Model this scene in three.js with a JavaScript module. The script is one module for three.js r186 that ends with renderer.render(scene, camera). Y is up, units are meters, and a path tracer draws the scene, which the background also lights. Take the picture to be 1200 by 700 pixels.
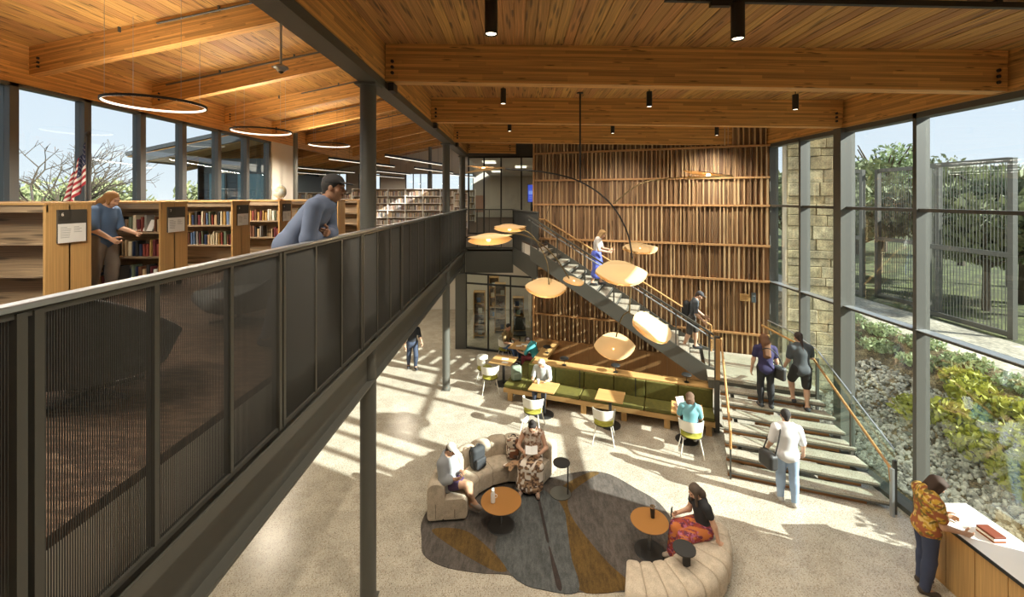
import * as THREE from 'three';
import { mergeGeometries } from 'three/addons/utils/BufferGeometryUtils.js';
import { RoundedBoxGeometry } from 'three/addons/geometries/RoundedBoxGeometry.js';
import { RectAreaLightUniformsLib } from 'three/addons/lights/RectAreaLightUniformsLib.js';

// ---------------------------------------------------------------- camera, sky, sun, exposure
const scene = new THREE.Scene();
const camera = new THREE.PerspectiveCamera(70, 1200 / 700, 0.05, 400);
camera.position.set(0, 5.75, 0);                       // 1.5 m above the upper floor, looking level down the hall
camera.setViewOffset(1200, 700, -6, 118, 1200, 700);   // falling shift lens keeps the verticals upright
const renderer = new THREE.WebGLRenderer({ antialias: true });
renderer.toneMapping = THREE.LinearToneMapping;
renderer.toneMappingExposure = 1.15;
renderer.shadowMap.enabled = true;
RectAreaLightUniformsLib.init();
{ // clear late-morning sky: pale at the horizon, soft blue above
  const W = 64, H = 64, a = new Float32Array(W * H * 4);
  for (let y = 0; y < H; y++) for (let x = 0; x < W; x++) {
    const e = Math.max(0, Math.sin(((y + 0.5) / H - 0.5) * Math.PI)), t = Math.pow(e, 0.55), i = (y * W + x) * 4;
    a[i] = 0.76 * (1 - t) + 0.44 * t; a[i + 1] = 0.79 * (1 - t) + 0.57 * t; a[i + 2] = 0.85 * (1 - t) + 0.82 * t; a[i + 3] = 1;
  }
  const s = new THREE.DataTexture(a, W, H, THREE.RGBAFormat, THREE.FloatType);
  s.mapping = THREE.EquirectangularReflectionMapping; s.magFilter = THREE.LinearFilter; s.needsUpdate = true;
  scene.background = s; scene.backgroundIntensity = 1.22;
}
const sun = new THREE.DirectionalLight(new THREE.Color(1, 0.98, 0.94), 14.5);
sun.position.set(0.80 * 40, 0.455 * 40, 0.385 * 40 - 9); sun.target.position.set(0, 0, -9);
sun.castShadow = true; sun.shadow.mapSize.set(4096, 4096);
Object.assign(sun.shadow.camera, { left: -26, right: 26, top: 22, bottom: -22, near: 1, far: 120 });
scene.add(sun, sun.target);

// ---------------------------------------------------------------- helpers
let seedv = 12345;
const rnd = () => { seedv = (seedv + 0x6d2b79f5) | 0; let t = Math.imul(seedv ^ (seedv >>> 15), 1 | seedv); t = (t + Math.imul(t ^ (t >>> 7), 61 | t)) ^ t; return ((t ^ (t >>> 14)) >>> 0) / 4294967296; };
const R = (a, b) => a + (b - a) * rnd(), pick = (l) => l[Math.floor(rnd() * l.length)];
const V = (x, y, z) => new THREE.Vector3(x, y, z);
const hash = (x, y, s) => { let h = Math.imul(x | 0, 374761393) ^ Math.imul(y | 0, 668265263) ^ Math.imul(s | 0, 1274126177); h = Math.imul(h ^ (h >>> 13), 1274126177); return ((h ^ (h >>> 16)) >>> 0) / 4294967296; };
function vnoise(x, y, px, py, s) { // tiling value noise
  const ix = Math.floor(x), iy = Math.floor(y), fx = x - ix, fy = y - iy, u = fx * fx * (3 - 2 * fx), v = fy * fy * (3 - 2 * fy);
  const w = (a, p) => ((a % p) + p) % p, h = (i, j) => hash(w(i, px), w(j, py), s);
  return (h(ix, iy) * (1 - u) + h(ix + 1, iy) * u) * (1 - v) + (h(ix, iy + 1) * (1 - u) + h(ix + 1, iy + 1) * u) * v;
}
function tex(W, H, fn, srgb = true) {
  const a = new Uint8Array(W * H * 4);
  for (let y = 0; y < H; y++) for (let x = 0; x < W; x++) {
    const c = fn(x / W, y / H, x, y), i = (y * W + x) * 4;
    for (let k = 0; k < 3; k++) a[i + k] = Math.max(0, Math.min(255, (Array.isArray(c) ? c[k] : c) * 255)); a[i + 3] = 255;
  }
  const t = new THREE.DataTexture(a, W, H); t.wrapS = t.wrapT = THREE.RepeatWrapping; t.magFilter = THREE.LinearFilter;
  if (srgb) t.colorSpace = THREE.SRGBColorSpace; t.needsUpdate = true; return t;
}
function canvasTex(w, h, draw) {
  const c = document.createElement('canvas'); c.width = w; c.height = h; draw(c.getContext('2d'), w, h);
  const t = new THREE.CanvasTexture(c); t.colorSpace = THREE.SRGBColorSpace; return t;
}
const M = {};
const mat = (name, o) => (M[name] = new THREE.MeshStandardMaterial({ roughness: 0.7, metalness: 0, ...o }));
const phys = (name, o) => (M[name] = new THREE.MeshPhysicalMaterial({ roughness: 0.5, ...o }));
const C = (h) => new THREE.Color(h);

const taken = {};
function numbered(n) { const k = taken[n] = (taken[n] ?? -1) + 1; return k ? n + '_' + String(k).padStart(3, '0') : n; }
function tag(o, label, category, group, kind) { Object.assign(o.userData, { label, category }); if (group) o.userData.group = group; if (kind) o.userData.kind = kind; return o; }
function thing(name, label, category, p = [0, 0, 0], turn = 0, group) {
  const o = new THREE.Group(); o.name = numbered(name); scene.add(o); o.position.set(...p); o.rotation.y = turn; return tag(o, label, category, group);
}
function part(parent, name, geo, m) {
  const o = new THREE.Mesh(Array.isArray(geo) ? merge(geo) : geo, m); o.name = name; o.castShadow = o.receiveShadow = true; parent.add(o); return o;
}
function solo(name, geo, m, label, category, group) { const o = part(scene, numbered(name), geo, m); return tag(o, label, category, group); }
function struct(name, geo, m, parent) { const o = part(parent ?? scene, parent ? name : numbered(name), geo, m); if (!parent) o.userData.kind = 'structure'; return o; }
function frameGroup(name, p = [0, 0, 0], turn = 0) { const o = new THREE.Group(); o.name = numbered(name); scene.add(o); o.position.set(...p); o.rotation.y = turn; o.userData.kind = 'structure'; return o; }
function copy(o, p, turn, label, group) {
  const c = o.clone(); c.name = numbered(o.name.replace(/_\d{3}$/, '')); c.userData = { ...o.userData }; scene.add(c);
  if (p) c.position.set(...p); if (turn !== undefined) c.rotation.y = turn; if (label) c.userData.label = label; if (group) c.userData.group = group; return c;
}
function merge(l) {
  l = l.map((g) => { g = g.index ? g : g; const q = g.clone(); for (const k of Object.keys(q.attributes)) if (!['position', 'normal', 'uv'].includes(k)) q.deleteAttribute(k); if (!q.attributes.uv) q.setAttribute('uv', new THREE.BufferAttribute(new Float32Array(q.attributes.position.count * 2), 2)); return q.index ? q.toNonIndexed() : q; });
  return mergeGeometries(l);
}
// uv in metres, u along the grain axis (0 x, 1 y, 2 z)
function uvm(g, axis = 0, su = 0.5, sv = 2, ou = rnd() * 7, ov = rnd() * 7) {
  g = g.index ? g : g; const p = g.attributes.position, n = g.attributes.normal, uv = new Float32Array(p.count * 2);
  for (let i = 0; i < p.count; i++) {
    const a = [p.getX(i), p.getY(i), p.getZ(i)], m = [Math.abs(n.getX(i)), Math.abs(n.getY(i)), Math.abs(n.getZ(i))];
    const k = m[0] > m[1] && m[0] > m[2] ? 0 : m[1] > m[2] ? 1 : 2, o = [0, 1, 2].filter((j) => j !== k);
    const ua = o.includes(axis) ? axis : o[0], va = o.find((j) => j !== ua);
    uv[2 * i] = a[ua] * su + ou; uv[2 * i + 1] = a[va] * sv + ov;
  }
  g.setAttribute('uv', new THREE.BufferAttribute(uv, 2)); return g;
}
const box = (w, h, d, x = 0, y = 0, z = 0) => new THREE.BoxGeometry(w, h, d).translate(x, y, z);
const boxMM = (x0, x1, y0, y1, z0, z1) => box(x1 - x0, y1 - y0, z1 - z0, (x0 + x1) / 2, (y0 + y1) / 2, (z0 + z1) / 2);
const rbox = (w, h, d, r, x = 0, y = 0, z = 0, s = 2) => new RoundedBoxGeometry(w, h, d, s, Math.min(r, w / 2.01, h / 2.01, d / 2.01)).translate(x, y, z);
const cyl = (r0, r1, h, x = 0, y = 0, z = 0, n = 20) => new THREE.CylinderGeometry(r0, r1, h, n).translate(x, y, z);
const sph = (r, x = 0, y = 0, z = 0, n = 16) => new THREE.SphereGeometry(r, n, Math.ceil(n * 0.7)).translate(x, y, z);
function bar(a, b, w, h) { // box from a to b
  a = a.isVector3 ? a : V(...a); b = b.isVector3 ? b : V(...b); const d = b.clone().sub(a), L = d.length();
  const g = new THREE.BoxGeometry(w, h, L), m = new THREE.Matrix4().lookAt(b, a, Math.abs(d.y) > 0.98 * L ? V(1, 0, 0) : V(0, 1, 0)); g.applyMatrix4(m); return g.translate((a.x + b.x) / 2, (a.y + b.y) / 2, (a.z + b.z) / 2);
}
function rod(a, b, r, r2 = r, n = 10) {
  a = a.isVector3 ? a : V(...a); b = b.isVector3 ? b : V(...b); const d = b.clone().sub(a), L = d.length();
  return new THREE.CylinderGeometry(r2, r, L, n).applyQuaternion(new THREE.Quaternion().setFromUnitVectors(V(0, 1, 0), d.normalize())).translate((a.x + b.x) / 2, (a.y + b.y) / 2, (a.z + b.z) / 2);
}
const tube = (pts, r, seg = 32, n = 8) => new THREE.TubeGeometry(new THREE.CatmullRomCurve3(pts.map((p) => V(...p))), seg, r, n);
const disc = (r, h, x = 0, y = 0, z = 0, n = 40) => cyl(r, r, h, x, y, z, n);
function poly(pts, h, y0) { // horizontal slab from outline [[x,z],...]
  const s = new THREE.Shape(pts.map(([x, z]) => new THREE.Vector2(x, -z)));
  return new THREE.ExtrudeGeometry(s, { depth: h, bevelEnabled: false }).rotateX(-Math.PI / 2).translate(0, y0, 0);
}
function metreUV(g, s = 1) { return uvm(g, 0, s, s, 0, 0); }

// ---------------------------------------------------------------- materials
const streak = (u, v, s) => 0.5 * vnoise(u * 4, v * 60, 4, 60, s) + 0.3 * vnoise(u * 8, v * 160, 8, 160, s + 1) + 0.2 * vnoise(u * 3, v * 14, 3, 14, s + 2);
const woodT = tex(512, 512, (u, v) => {
  const w = v + 0.012 * Math.sin(u * 6.283 * 2) + 0.02 * (vnoise(u * 5, v * 5, 5, 5, 9) - 0.5);
  let s = 0.74 + 0.42 * (streak(u, w, 3) - 0.35);
  for (let k = 0; k < 9; k++) { const du = (u - hash(k, 1, 5)) * 10, dv = (v - hash(k, 2, 5)) * 24, r = du * du + dv * dv; if (r < 1) s *= 0.62 + 0.38 * r; }
  return [s * 1.0, s * 0.95, s * 0.88];
});
const oakT = tex(512, 512, (u, v) => { const s = 0.86 + 0.2 * (streak(u, v, 23) - 0.42); return [s, s * 0.97, s * 0.92]; });
const glulamT = tex(512, 512, (u, v) => { // bonded lamellas, 45 mm each
  const n = 11, l = Math.floor(v * n), seg = Math.floor(u * 2 + hash(l, 8, 2) * 2) % 2;
  let s = (0.74 + 0.22 * hash(l, seg, 31)) + 0.34 * (streak(u, v + l * 0.13, 17) - 0.42);
  if ((v * n) % 1 < 0.05) s *= 0.86;
  for (let k = 0; k < 8; k++) { const du = (u - hash(k, 1, 15)) * 30, dv = (v - hash(k, 2, 15)) * 50, r = du * du + dv * dv; if (r < 1) s *= 0.55 + 0.45 * r; }
  return [s, s * 0.95, s * 0.87];
});
const terrT = tex(1024, 1024, (u, v) => {
  let s = 0.86 + 0.1 * (vnoise(u * 9, v * 9, 9, 9, 1) - 0.5), c = [s, s * 0.975, s * 0.925];
  for (const [N, amp, sd] of [[70, 1, 3], [130, 0.8, 4]]) {
    const x = u * N, y = v * N, ix = Math.floor(x), iy = Math.floor(y);
    const h = hash(ix, iy, sd), cx = ix + 0.3 + 0.4 * hash(ix, iy, sd + 9), cy = iy + 0.3 + 0.4 * hash(ix, iy, sd + 11), r = 0.15 + 0.25 * hash(ix, iy, sd + 5);
    if (h < 0.55 && (x - cx) ** 2 + (y - cy) ** 2 < r * r) { const k = hash(ix, iy, sd + 7), t = k < 0.35 ? [0.56, 0.49, 0.41] : k < 0.6 ? [0.7, 0.62, 0.53] : k < 0.75 ? [0.42, 0.38, 0.34] : [0.99, 0.97, 0.93]; c = c.map((q, i) => q + (t[i] - q) * 0.75 * amp); }
  }
  return c;
});
const carpetT = tex(512, 512, (u, v) => {
  const a = vnoise(u * 10, v * 60, 10, 60, 5), b = vnoise(u * 18, v * 110, 18, 110, 6), f = vnoise(u * 256, v * 256, 256, 256, 7);
  const t = a * 0.6 + b * 0.4, s = 0.8 + 0.4 * (f - 0.5);
  const k = t > 0.58 ? [0.54, 0.47, 0.4] : t > 0.47 ? [0.42, 0.33, 0.26] : [0.32, 0.25, 0.2]; return k.map((q) => q * s);
});
const clothT = tex(256, 256, (u, v) => 0.82 + 0.18 * vnoise(u * 128, v * 128, 128, 128, 8) + 0.12 * (vnoise(u * 12, v * 12, 12, 12, 4) - 0.5));
const rugT = tex(512, 512, (u, v) => 0.7 + 0.3 * vnoise(u * 200, v * 200, 200, 200, 8) + 0.22 * (vnoise(u * 26, v * 8, 26, 8, 4) - 0.5) + 0.14 * (vnoise(u * 60, v * 20, 60, 20, 14) - 0.5));
const stoneT = tex(512, 512, (u, v) => { const s = 0.8 + 0.3 * (vnoise(u * 6, v * 6, 6, 6, 3) - 0.5) + 0.25 * (vnoise(u * 40, v * 40, 40, 40, 4) - 0.5); return [s, s * 0.97, s * 0.9]; });
const soilT = tex(512, 512, (u, v) => { const s = 0.7 + 0.5 * (vnoise(u * 14, v * 14, 14, 14, 3) - 0.5) + 0.6 * (vnoise(u * 120, v * 120, 120, 120, 4) - 0.5); return [s, s * 0.95, s * 0.86]; });
const bumpT = tex(256, 256, (u, v) => vnoise(u * 128, v * 128, 128, 128, 3), false);

const FIR = [0.60, 0.31, 0.10];
const lin = (r, g, b) => new THREE.Color().setRGB(r, g, b);
mat('glulam', { map: glulamT, color: lin(0.77, 0.445, 0.155), roughness: 0.55 });
const boardMats = [1, 0.88, 1.1, 0.8, 0.95, 1.04].map((k, i) => mat('board' + i, { map: woodT, color: lin(0.76 * k, (0.435 + 0.03 * (i % 3 - 1)) * k, 0.155 * k), roughness: 0.6 }));
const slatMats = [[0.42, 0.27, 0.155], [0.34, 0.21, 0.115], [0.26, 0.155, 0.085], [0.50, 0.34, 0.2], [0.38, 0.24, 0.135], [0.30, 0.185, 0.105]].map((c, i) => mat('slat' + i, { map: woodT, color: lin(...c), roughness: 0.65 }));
mat('slatTan', { map: oakT, color: lin(0.70, 0.50, 0.29), roughness: 0.6 });
mat('slatBrown', { map: oakT, color: lin(0.52, 0.34, 0.19), roughness: 0.6 });
mat('batten', { map: oakT, color: lin(0.66, 0.38, 0.17), roughness: 0.6 });
mat('oak', { map: oakT, color: lin(0.72, 0.46, 0.19), roughness: 0.5 });
mat('oakDark', { map: oakT, color: lin(0.52, 0.27, 0.10), roughness: 0.5 });
mat('wainscot', { map: oakT, color: lin(0.62, 0.35, 0.15), roughness: 0.55 });
mat('rail', { map: oakT, color: lin(0.62, 0.36, 0.14), roughness: 0.45 });
mat('steel', { color: lin(0.095, 0.093, 0.078), roughness: 0.46 });
M.steelLight = M.steel;
M.columnSteel = M.steel;
mat('frame', { color: lin(0.075, 0.072, 0.06), roughness: 0.42 });
mat('frameWin', { color: lin(0.09, 0.087, 0.075), roughness: 0.45 });
mat('fin', { color: lin(0.075, 0.074, 0.068), roughness: 0.5, metalness: 0.3 });
mat('capRail', { color: lin(0.42, 0.44, 0.45), roughness: 0.3, metalness: 0.7 });
mat('black', { color: lin(0.018, 0.018, 0.017), roughness: 0.5 });
mat('terrazzo', { map: terrT, color: lin(0.67, 0.645, 0.59), roughness: 0.24 });
mat('carpet', { map: carpetT, color: lin(0.85, 0.72, 0.6), roughness: 0.97 });
mat('plaster', { color: lin(0.66, 0.61, 0.52), roughness: 0.9 });
mat('white', { color: lin(0.78, 0.77, 0.74), roughness: 0.6 });
mat('paper', { color: lin(0.82, 0.81, 0.78), roughness: 0.8 });
phys('glass', { color: lin(0.93, 0.97, 0.95), transmission: 1, thickness: 0, roughness: 0, ior: 1.5 });
phys('glassTeal', { color: lin(0.62, 0.78, 0.74), transmission: 1, thickness: 0, roughness: 0, ior: 1.5 });
phys('glassGuard', { color: lin(0.86, 0.92, 0.89), transmission: 1, thickness: 0, roughness: 0.02, ior: 1.5 });
mat('winGrey', { color: lin(0.1, 0.1, 0.095), roughness: 0.5 });
mat('slate', { color: lin(0.09, 0.115, 0.125), roughness: 0.6 });
mat('slateRoof', { color: lin(0.045, 0.05, 0.053), roughness: 0.6 });
mat('tealPane', { color: lin(0.1, 0.2, 0.22), roughness: 0.05, metalness: 0.2 });
// ================================================================ the building
const TH = 20.3 * Math.PI / 180, cT = Math.cos(TH), sT = Math.sin(TH), SO = [0.6, -14.4];
// frame of the slatted wall and the stairs: x along the wall, z out into the room
const S = (x, y, z) => V(SO[0] + cT * x - sT * z, y, SO[1] + sT * x + cT * z);
const toS = (g) => g.applyMatrix4(new THREE.Matrix4().makeRotationY(-TH).setPosition(SO[0], 0, SO[1]));
const UP = 4.25, RX = 7.1, LX = -10, BX = -2.0;      // upper floor, right glass wall, left glass wall, guard line

// ---- floors
struct('floor', metreUV(boxMM(-14, 7.5, -0.4, 0, -22, 6), 0.66), M.terrazzo);
const UPO = [[BX - 0.08, 4], [BX - 0.08, -16.5], [-0.15, -16.5], [0.62, -13.08], [1.08, -14.3], [1.4, -17.2], [1.4, -33], [-15.8, -33], [-15.8, -18.9], [LX - 0.15, -18.9], [LX - 0.15, 4]];
const upf = struct('floor', metreUV(poly(UPO, 0.06, UP - 0.06), 0.8), M.carpet);
struct('trim', poly(UPO, 0.5, UP - 0.561), M.plaster);
// ---- ceiling over the hall: boards on beams, a slight fall to the window side
const ceilY = (x) => 8.05 - (x + 2) * 0.02;
const ceilR = struct('ceiling', boxMM(-2.2, 8.6, 0, 0.12, -18, 6).applyMatrix4(new THREE.Matrix4().makeShear(-0.02, 0, 0, 0, 0, 0)).translate(0, 8.1, 0), M.glulam);
{ const n = 66, w = 9.3 / n, ends = [5, 1.5, -3, -7, -11, -17.9];
  for (let i = 0; i < n; i++) {
    const x = -2.15 + (i + 0.5) * w, cuts = [5, R(-4.5, 0.5), R(-10.5, -6), -17.9];
    for (let k = 0; k < 3; k++) struct('board', uvm(box(w - 0.006, 0.03, cuts[k] - cuts[k + 1] - 0.004, x, ceilY(x) + R(-0.003, 0.003), (cuts[k] + cuts[k + 1]) / 2), 2), pick(boardMats), ceilR);
  } }
// ---- ceiling over the library floor: rises from the left windows towards the hall
const slope = 0.214, lY = (x) => 8.2 + slope * (x + 10), lA = Math.atan(slope);
const ceilL = struct('ceiling', [boxMM(-1.55 / Math.cos(lA), 6.55 / Math.cos(lA), 0, 0.16, -34, 5).rotateZ(lA).translate(-8.6, lY(-8.6) + 0.62, 0)], M.glulam);
struct('ceiling', boxMM(-7.6 / Math.cos(lA), -1.56 / Math.cos(lA), 0, 0.16, -34, -17.65).rotateZ(lA).translate(-8.6, lY(-8.6) + 0.62, 0), M.slateRoof);
{ const n = 74, w = 14.2 / n;
  for (let i = 0; i < n; i++) {
    const x = -16.2 + (i + 0.5) * w, cuts = x < LX - 0.1 ? [-17.7, R(-21, -19.5), R(-26, -23), R(-31, -28), -33.5] : [4.5, R(-7.5, -4.5), R(-14, -10), R(-22, -17), -33.5];
    for (let k = 0; k < 4; k++) struct('board', uvm(box((w - 0.006) / Math.cos(lA), 0.03, cuts[k] - cuts[k + 1] - 0.004).rotateZ(lA).translate(x, lY(x) + 0.58, (cuts[k] + cuts[k + 1]) / 2), 2), pick(boardMats), ceilL);
  } }
// upstand between the two roofs, over the guard line
struct('wall_upstand', boxMM(-2.25, -2.05, 8.05, 10.6, -33.5, 5), M.plaster);

// ---- glulam beams
const plate = (x, y0, y1, z, s) => [-1, 1].flatMap((k) => [0, 1, 2].map((i) => cyl(0.022, 0.022, 0.02, 0, 0, 0, 10).rotateX(Math.PI / 2).translate(x + k * 0.0, y0 + 0.12 + i * 0.085, z + s)));
function beam(name, label, a, b, w, h, group, bolts) { // a, b: bottom centre points
  const t = thing(name, label, 'beam', [0, 0, 0], 0, group), d = V(b[0] - a[0], b[1] - a[1], b[2] - a[2]), L = d.length();
  const g = uvm(new THREE.BoxGeometry(L, h, w), 0, 0.4, 2.0);
  const yaw = Math.atan2(-d.z, d.x), pit = Math.asin(d.y / L);
  g.translate(0, h / 2, 0).applyMatrix4(new THREE.Matrix4().makeRotationZ(pit)).applyMatrix4(new THREE.Matrix4().makeRotationY(yaw)).translate((a[0] + b[0]) / 2, (a[1] + b[1]) / 2, (a[2] + b[2]) / 2);
  part(t, 'timber', g, M.glulam);
  for (const [f, side] of bolts ?? []) for (let i = 0; i < 3; i++) {
    const p = V(...a).addScaledVector(d, f); part(t, 'bolt', cyl(0.025, 0.025, 0.03, 0, 0, 0, 10).rotateX(Math.PI / 2).applyMatrix4(new THREE.Matrix4().makeRotationY(yaw)).translate(p.x - Math.sin(yaw) * 0 , p.y + 0.12 + i * 0.085, p.z + side * (w / 2 + 0.01)), M.black);
  }
  return t;
}
[[6.42, 6.18], [9.8, 9.25], [13.3, 12.35], [3.0, 3.05], [-0.4, 0]].forEach(([l, r], i) => beam('roof_beam', ['deep glulam roof beam right above the tall spotlights on the track', 'glulam roof beam with the chandelier pole in front of it', 'glulam roof beam closest to the slatted wall', 'glulam roof beam over the near end of the hall', 'glulam roof beam at the very near end of the hall'][i], [-1.95, 7.48, -l], [6.98, 7.27, -r], 0.22, 0.58, 'beams across the hall', [[0.012, 1], [0.985, 1]]));
beam('roof_beam', 'short glulam beam end over the upstairs glass partition', [-1.9, 7.5, -16.6], [-0.05, 7.47, -16.5], 0.22, 0.5, 'beams across the hall', [[0.03, 1], [0.88, 1]]);
beam('edge_beam', 'long glulam edge beam on a steel channel above the guard', [-2.06, 7.5, 4], [-2.06, 7.5, -17], 0.2, 0.6);
beam('edge_beam', 'long glulam edge beam above the tall right-hand windows', [7.14, 7.27, 4], [7.14, 7.27, -12.6], 0.2, 0.62);
beam('edge_beam', 'long glulam edge beam above the left-hand windows', [LX + 0.05, 8.02, 4], [LX + 0.05, 8.02, -33], 0.22, 0.84);

[-2.6, -5.6, -8.7, -11.6, -14.45, -17.2, -20, -22.8, -25.6, -28.4].forEach((z, i) => {
  const x0 = z < -18 ? -15.9 : LX + 0.16, a = [x0, lY(x0), z], b = [-2.2, lY(-2.2), z];
  beam('rafter_beam', 'sloping glulam rafter under the board ceiling of the library floor', a, b, 0.2, 0.56, 'rafters over the library floor', [[0.025, 1]]);
  if (i < 7) { const t = thing('ceiling_pipe', 'thin dark conduit clipped along the top of a sloping rafter', 'pipe', [0, 0, 0], 0, 'conduits on the rafters');
    part(t, 'conduit', rod([x0 + (i % 2 ? 0.4 : 2.6), lY(x0 + (i % 2 ? 0.4 : 2.6)) + 0.47, z + 0.13], [-2.3, lY(-2.3) + 0.47, z + 0.13], 0.02), M.steel);
    for (const x of [-8, -6, -4]) part(t, 'clip', box(0.03, 0.1, 0.05, x, lY(x) + 0.51, z + 0.12), M.steelLight); }
});
// ---- steel on the guard line
{ const t = thing('steel_channel', 'long grey steel channel running under the glulam edge beam above the guard', 'steel beam');
  part(t, 'web', boxMM(-2.19, -1.96, 7.4, 7.495, -17, 4), M.steelLight); part(t, 'flange', boxMM(-2.21, -1.955, 7.375, 7.4, -17, 4), M.steel);
  for (const z of [-6.42, -9.8, -13.3]) part(t, 'bracket', [boxMM(-1.91, -1.83, 7.34, 7.46, z - 0.1, z + 0.1)], M.black); }
for (const [z, lab] of [[-6.1, 'round steel column rising past the guard near the leaning man'], [-12.8, 'round steel column standing in the sun on the ground floor'], [-16.6, 'round steel column at the far corner of the guard'], [0.4, 'round steel column at the near end of the guard']]) {
  const t = thing('steel_column', lab, 'column', [-2.13, 0, z]);
  part(t, 'shaft', cyl(0.112, 0.112, 7.4, 0, 3.7, 0, 32), M.columnSteel); part(t, 'base_plate', box(0.25, 0.015, 0.25, 0, 0.0075, 0), M.steel); part(t, 'cap_plate', box(0.3, 0.03, 0.3, 0, 7.36, 0), M.steel);
}
{ const t = thing('floor_beam', 'deep grey steel I-beam carrying the edge of the upper floor', 'steel beam');
  part(t, 'web', boxMM(-2.15, -2.11, 3.17, 3.66, -16.6, 4), M.steelLight); part(t, 'bottom_flange', boxMM(-2.24, -2.02, 3.14, 3.17, -16.6, 4), M.steel);
  part(t, 'top_flange', boxMM(-2.24, -1.99, 3.64, 3.68, -16.6, 4), M.steel); part(t, 'edge_angle', [boxMM(-2.08, -1.93, 3.70, 3.72, -16.6, 4), boxMM(-1.95, -1.93, 3.72, 3.80, -16.6, 4)], M.steelLight); }
{ const t = thing('fascia', 'dark steel fascia below the upstairs landing', 'fascia');
  part(t, 'panel', boxMM(-2.0, -0.15, 2.85, 3.78, -16.62, -16.5), M.steel);
  const a = V(-0.15, 0, -16.5), b = V(0.62, 0, -13.08); part(t, 'panel', bar([a.x, 3.5, a.z], [b.x, 3.5, b.z], 0.05, 0.62), M.steel);
  part(t, 'edge_strip', [boxMM(-2.0, -0.12, 3.76, 3.82, -16.55, -16.44)], M.steelLight); }

// ---- guard along the upper floor: framed panels of fine upright fins under a metal cap
const finG = new THREE.BoxGeometry(0.0044, 1.36, 0.003);
function finPanel(t, a, b, y0, y1) { // a,b: [x,z] ends
  const d = V(b[0] - a[0], 0, b[1] - a[1]), L = d.length(), n = Math.floor(L / 0.0112), yaw = Math.atan2(-d.z, d.x) + Math.PI / 2;
  const im = new THREE.InstancedMesh(finG, M.fin, n), q = new THREE.Quaternion().setFromAxisAngle(V(0, 1, 0), yaw), m = new THREE.Matrix4();
  for (let i = 0; i < n; i++) { const f = (i + 0.5) / n; im.setMatrixAt(i, m.compose(V(a[0] + d.x * f, (y0 + y1) / 2, a[1] + d.z * f), q, V(1, (y1 - y0) / 1.36, 1))); }
  im.name = 'fin_screen'; im.userData.kind = 'stuff'; im.castShadow = im.receiveShadow = true; t.add(im);
}
{ let z = 3.85; const step = 1.86;
  for (let k = 0; z > -16.4; k++) {
    const z1 = Math.max(z - step, -16.46), t = thing('guard_panel', { 3: 'dark finned guard panel in front of the grey lounge chair', 4: 'dark finned guard panel that the man in the cap leans on', 5: 'dark finned guard panel in front of the steel column beside the leaning man', 10: 'dark finned guard panel ending at the far corner column' }[k] ?? 'dark guard panel of fine upright fins along the upper floor', 'railing', [0, 0, 0], 0, 'guard panels along the upper floor');
    const y0 = 3.84, y1 = 5.27, n = z - z1 > 1.2 ? 3 : 1;
    part(t, 'frame', [boxMM(BX - 0.02, BX + 0.02, y0 - 0.03, y0, z1, z), boxMM(BX - 0.02, BX + 0.02, y1, y1 + 0.025, z1, z), boxMM(BX - 0.035, BX + 0.03, y0 - 0.03, y1 + 0.02, z - 0.05, z - 0.012), boxMM(BX - 0.035, BX + 0.03, y0 - 0.03, y1 + 0.02, z1 + 0.012, z1 + 0.05)], M.frame);
    for (let i = 1; i < n; i++) { const zz = z + (z1 - z) * i / n; part(t, 'upright', boxMM(BX - 0.03, BX + 0.018, y0, y1, zz - 0.016, zz + 0.016), M.frame); }
    finPanel(t, [BX, z - 0.05], [BX, z1 + 0.05], y0, y1);
    z = z1;
  }
  const r = thing('cap_rail', 'flat brushed metal cap rail on top of the long guard', 'handrail');
  part(r, 'cap', rbox(0.075, 0.03, 20.4, 0.008, BX, 5.315, -6.3), M.capRail); part(r, 'under_strip', boxMM(BX - 0.012, BX + 0.012, 5.28, 5.30, -16.45, 3.9), M.frame);
  const pts = [[BX, -16.46], [-0.15, -16.46], [0.64, -13.06]];
  for (let i = 0; i < 2; i++) {
    const t = thing('guard_panel', i ? 'dark guard screen at the head of the stairs' : 'dark guard screen in front of the upstairs glass partition', 'railing'), [a, b] = [pts[i], pts[i + 1]];
    part(t, 'frame', [bar([a[0], 3.83, a[1]], [b[0], 3.83, b[1]], 0.04, 0.04), bar([a[0], 5.3, a[1]], [b[0], 5.3, b[1]], 0.06, 0.04), bar([a[0], 3.83, a[1]], [a[0], 5.3, a[1]], 0.05, 0.05), bar([b[0], 3.83, b[1]], [b[0], 5.3, b[1]], 0.05, 0.05)], M.frame);
    for (let k = 1; k < 4; k++) { const x = a[0] + (b[0] - a[0]) * k / 4, zz = a[1] + (b[1] - a[1]) * k / 4; part(t, 'upright', box(0.03, 1.44, 0.03, x, 4.56, zz), M.frame); }
    finPanel(t, a, b, 3.85, 5.28);
  } }

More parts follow.
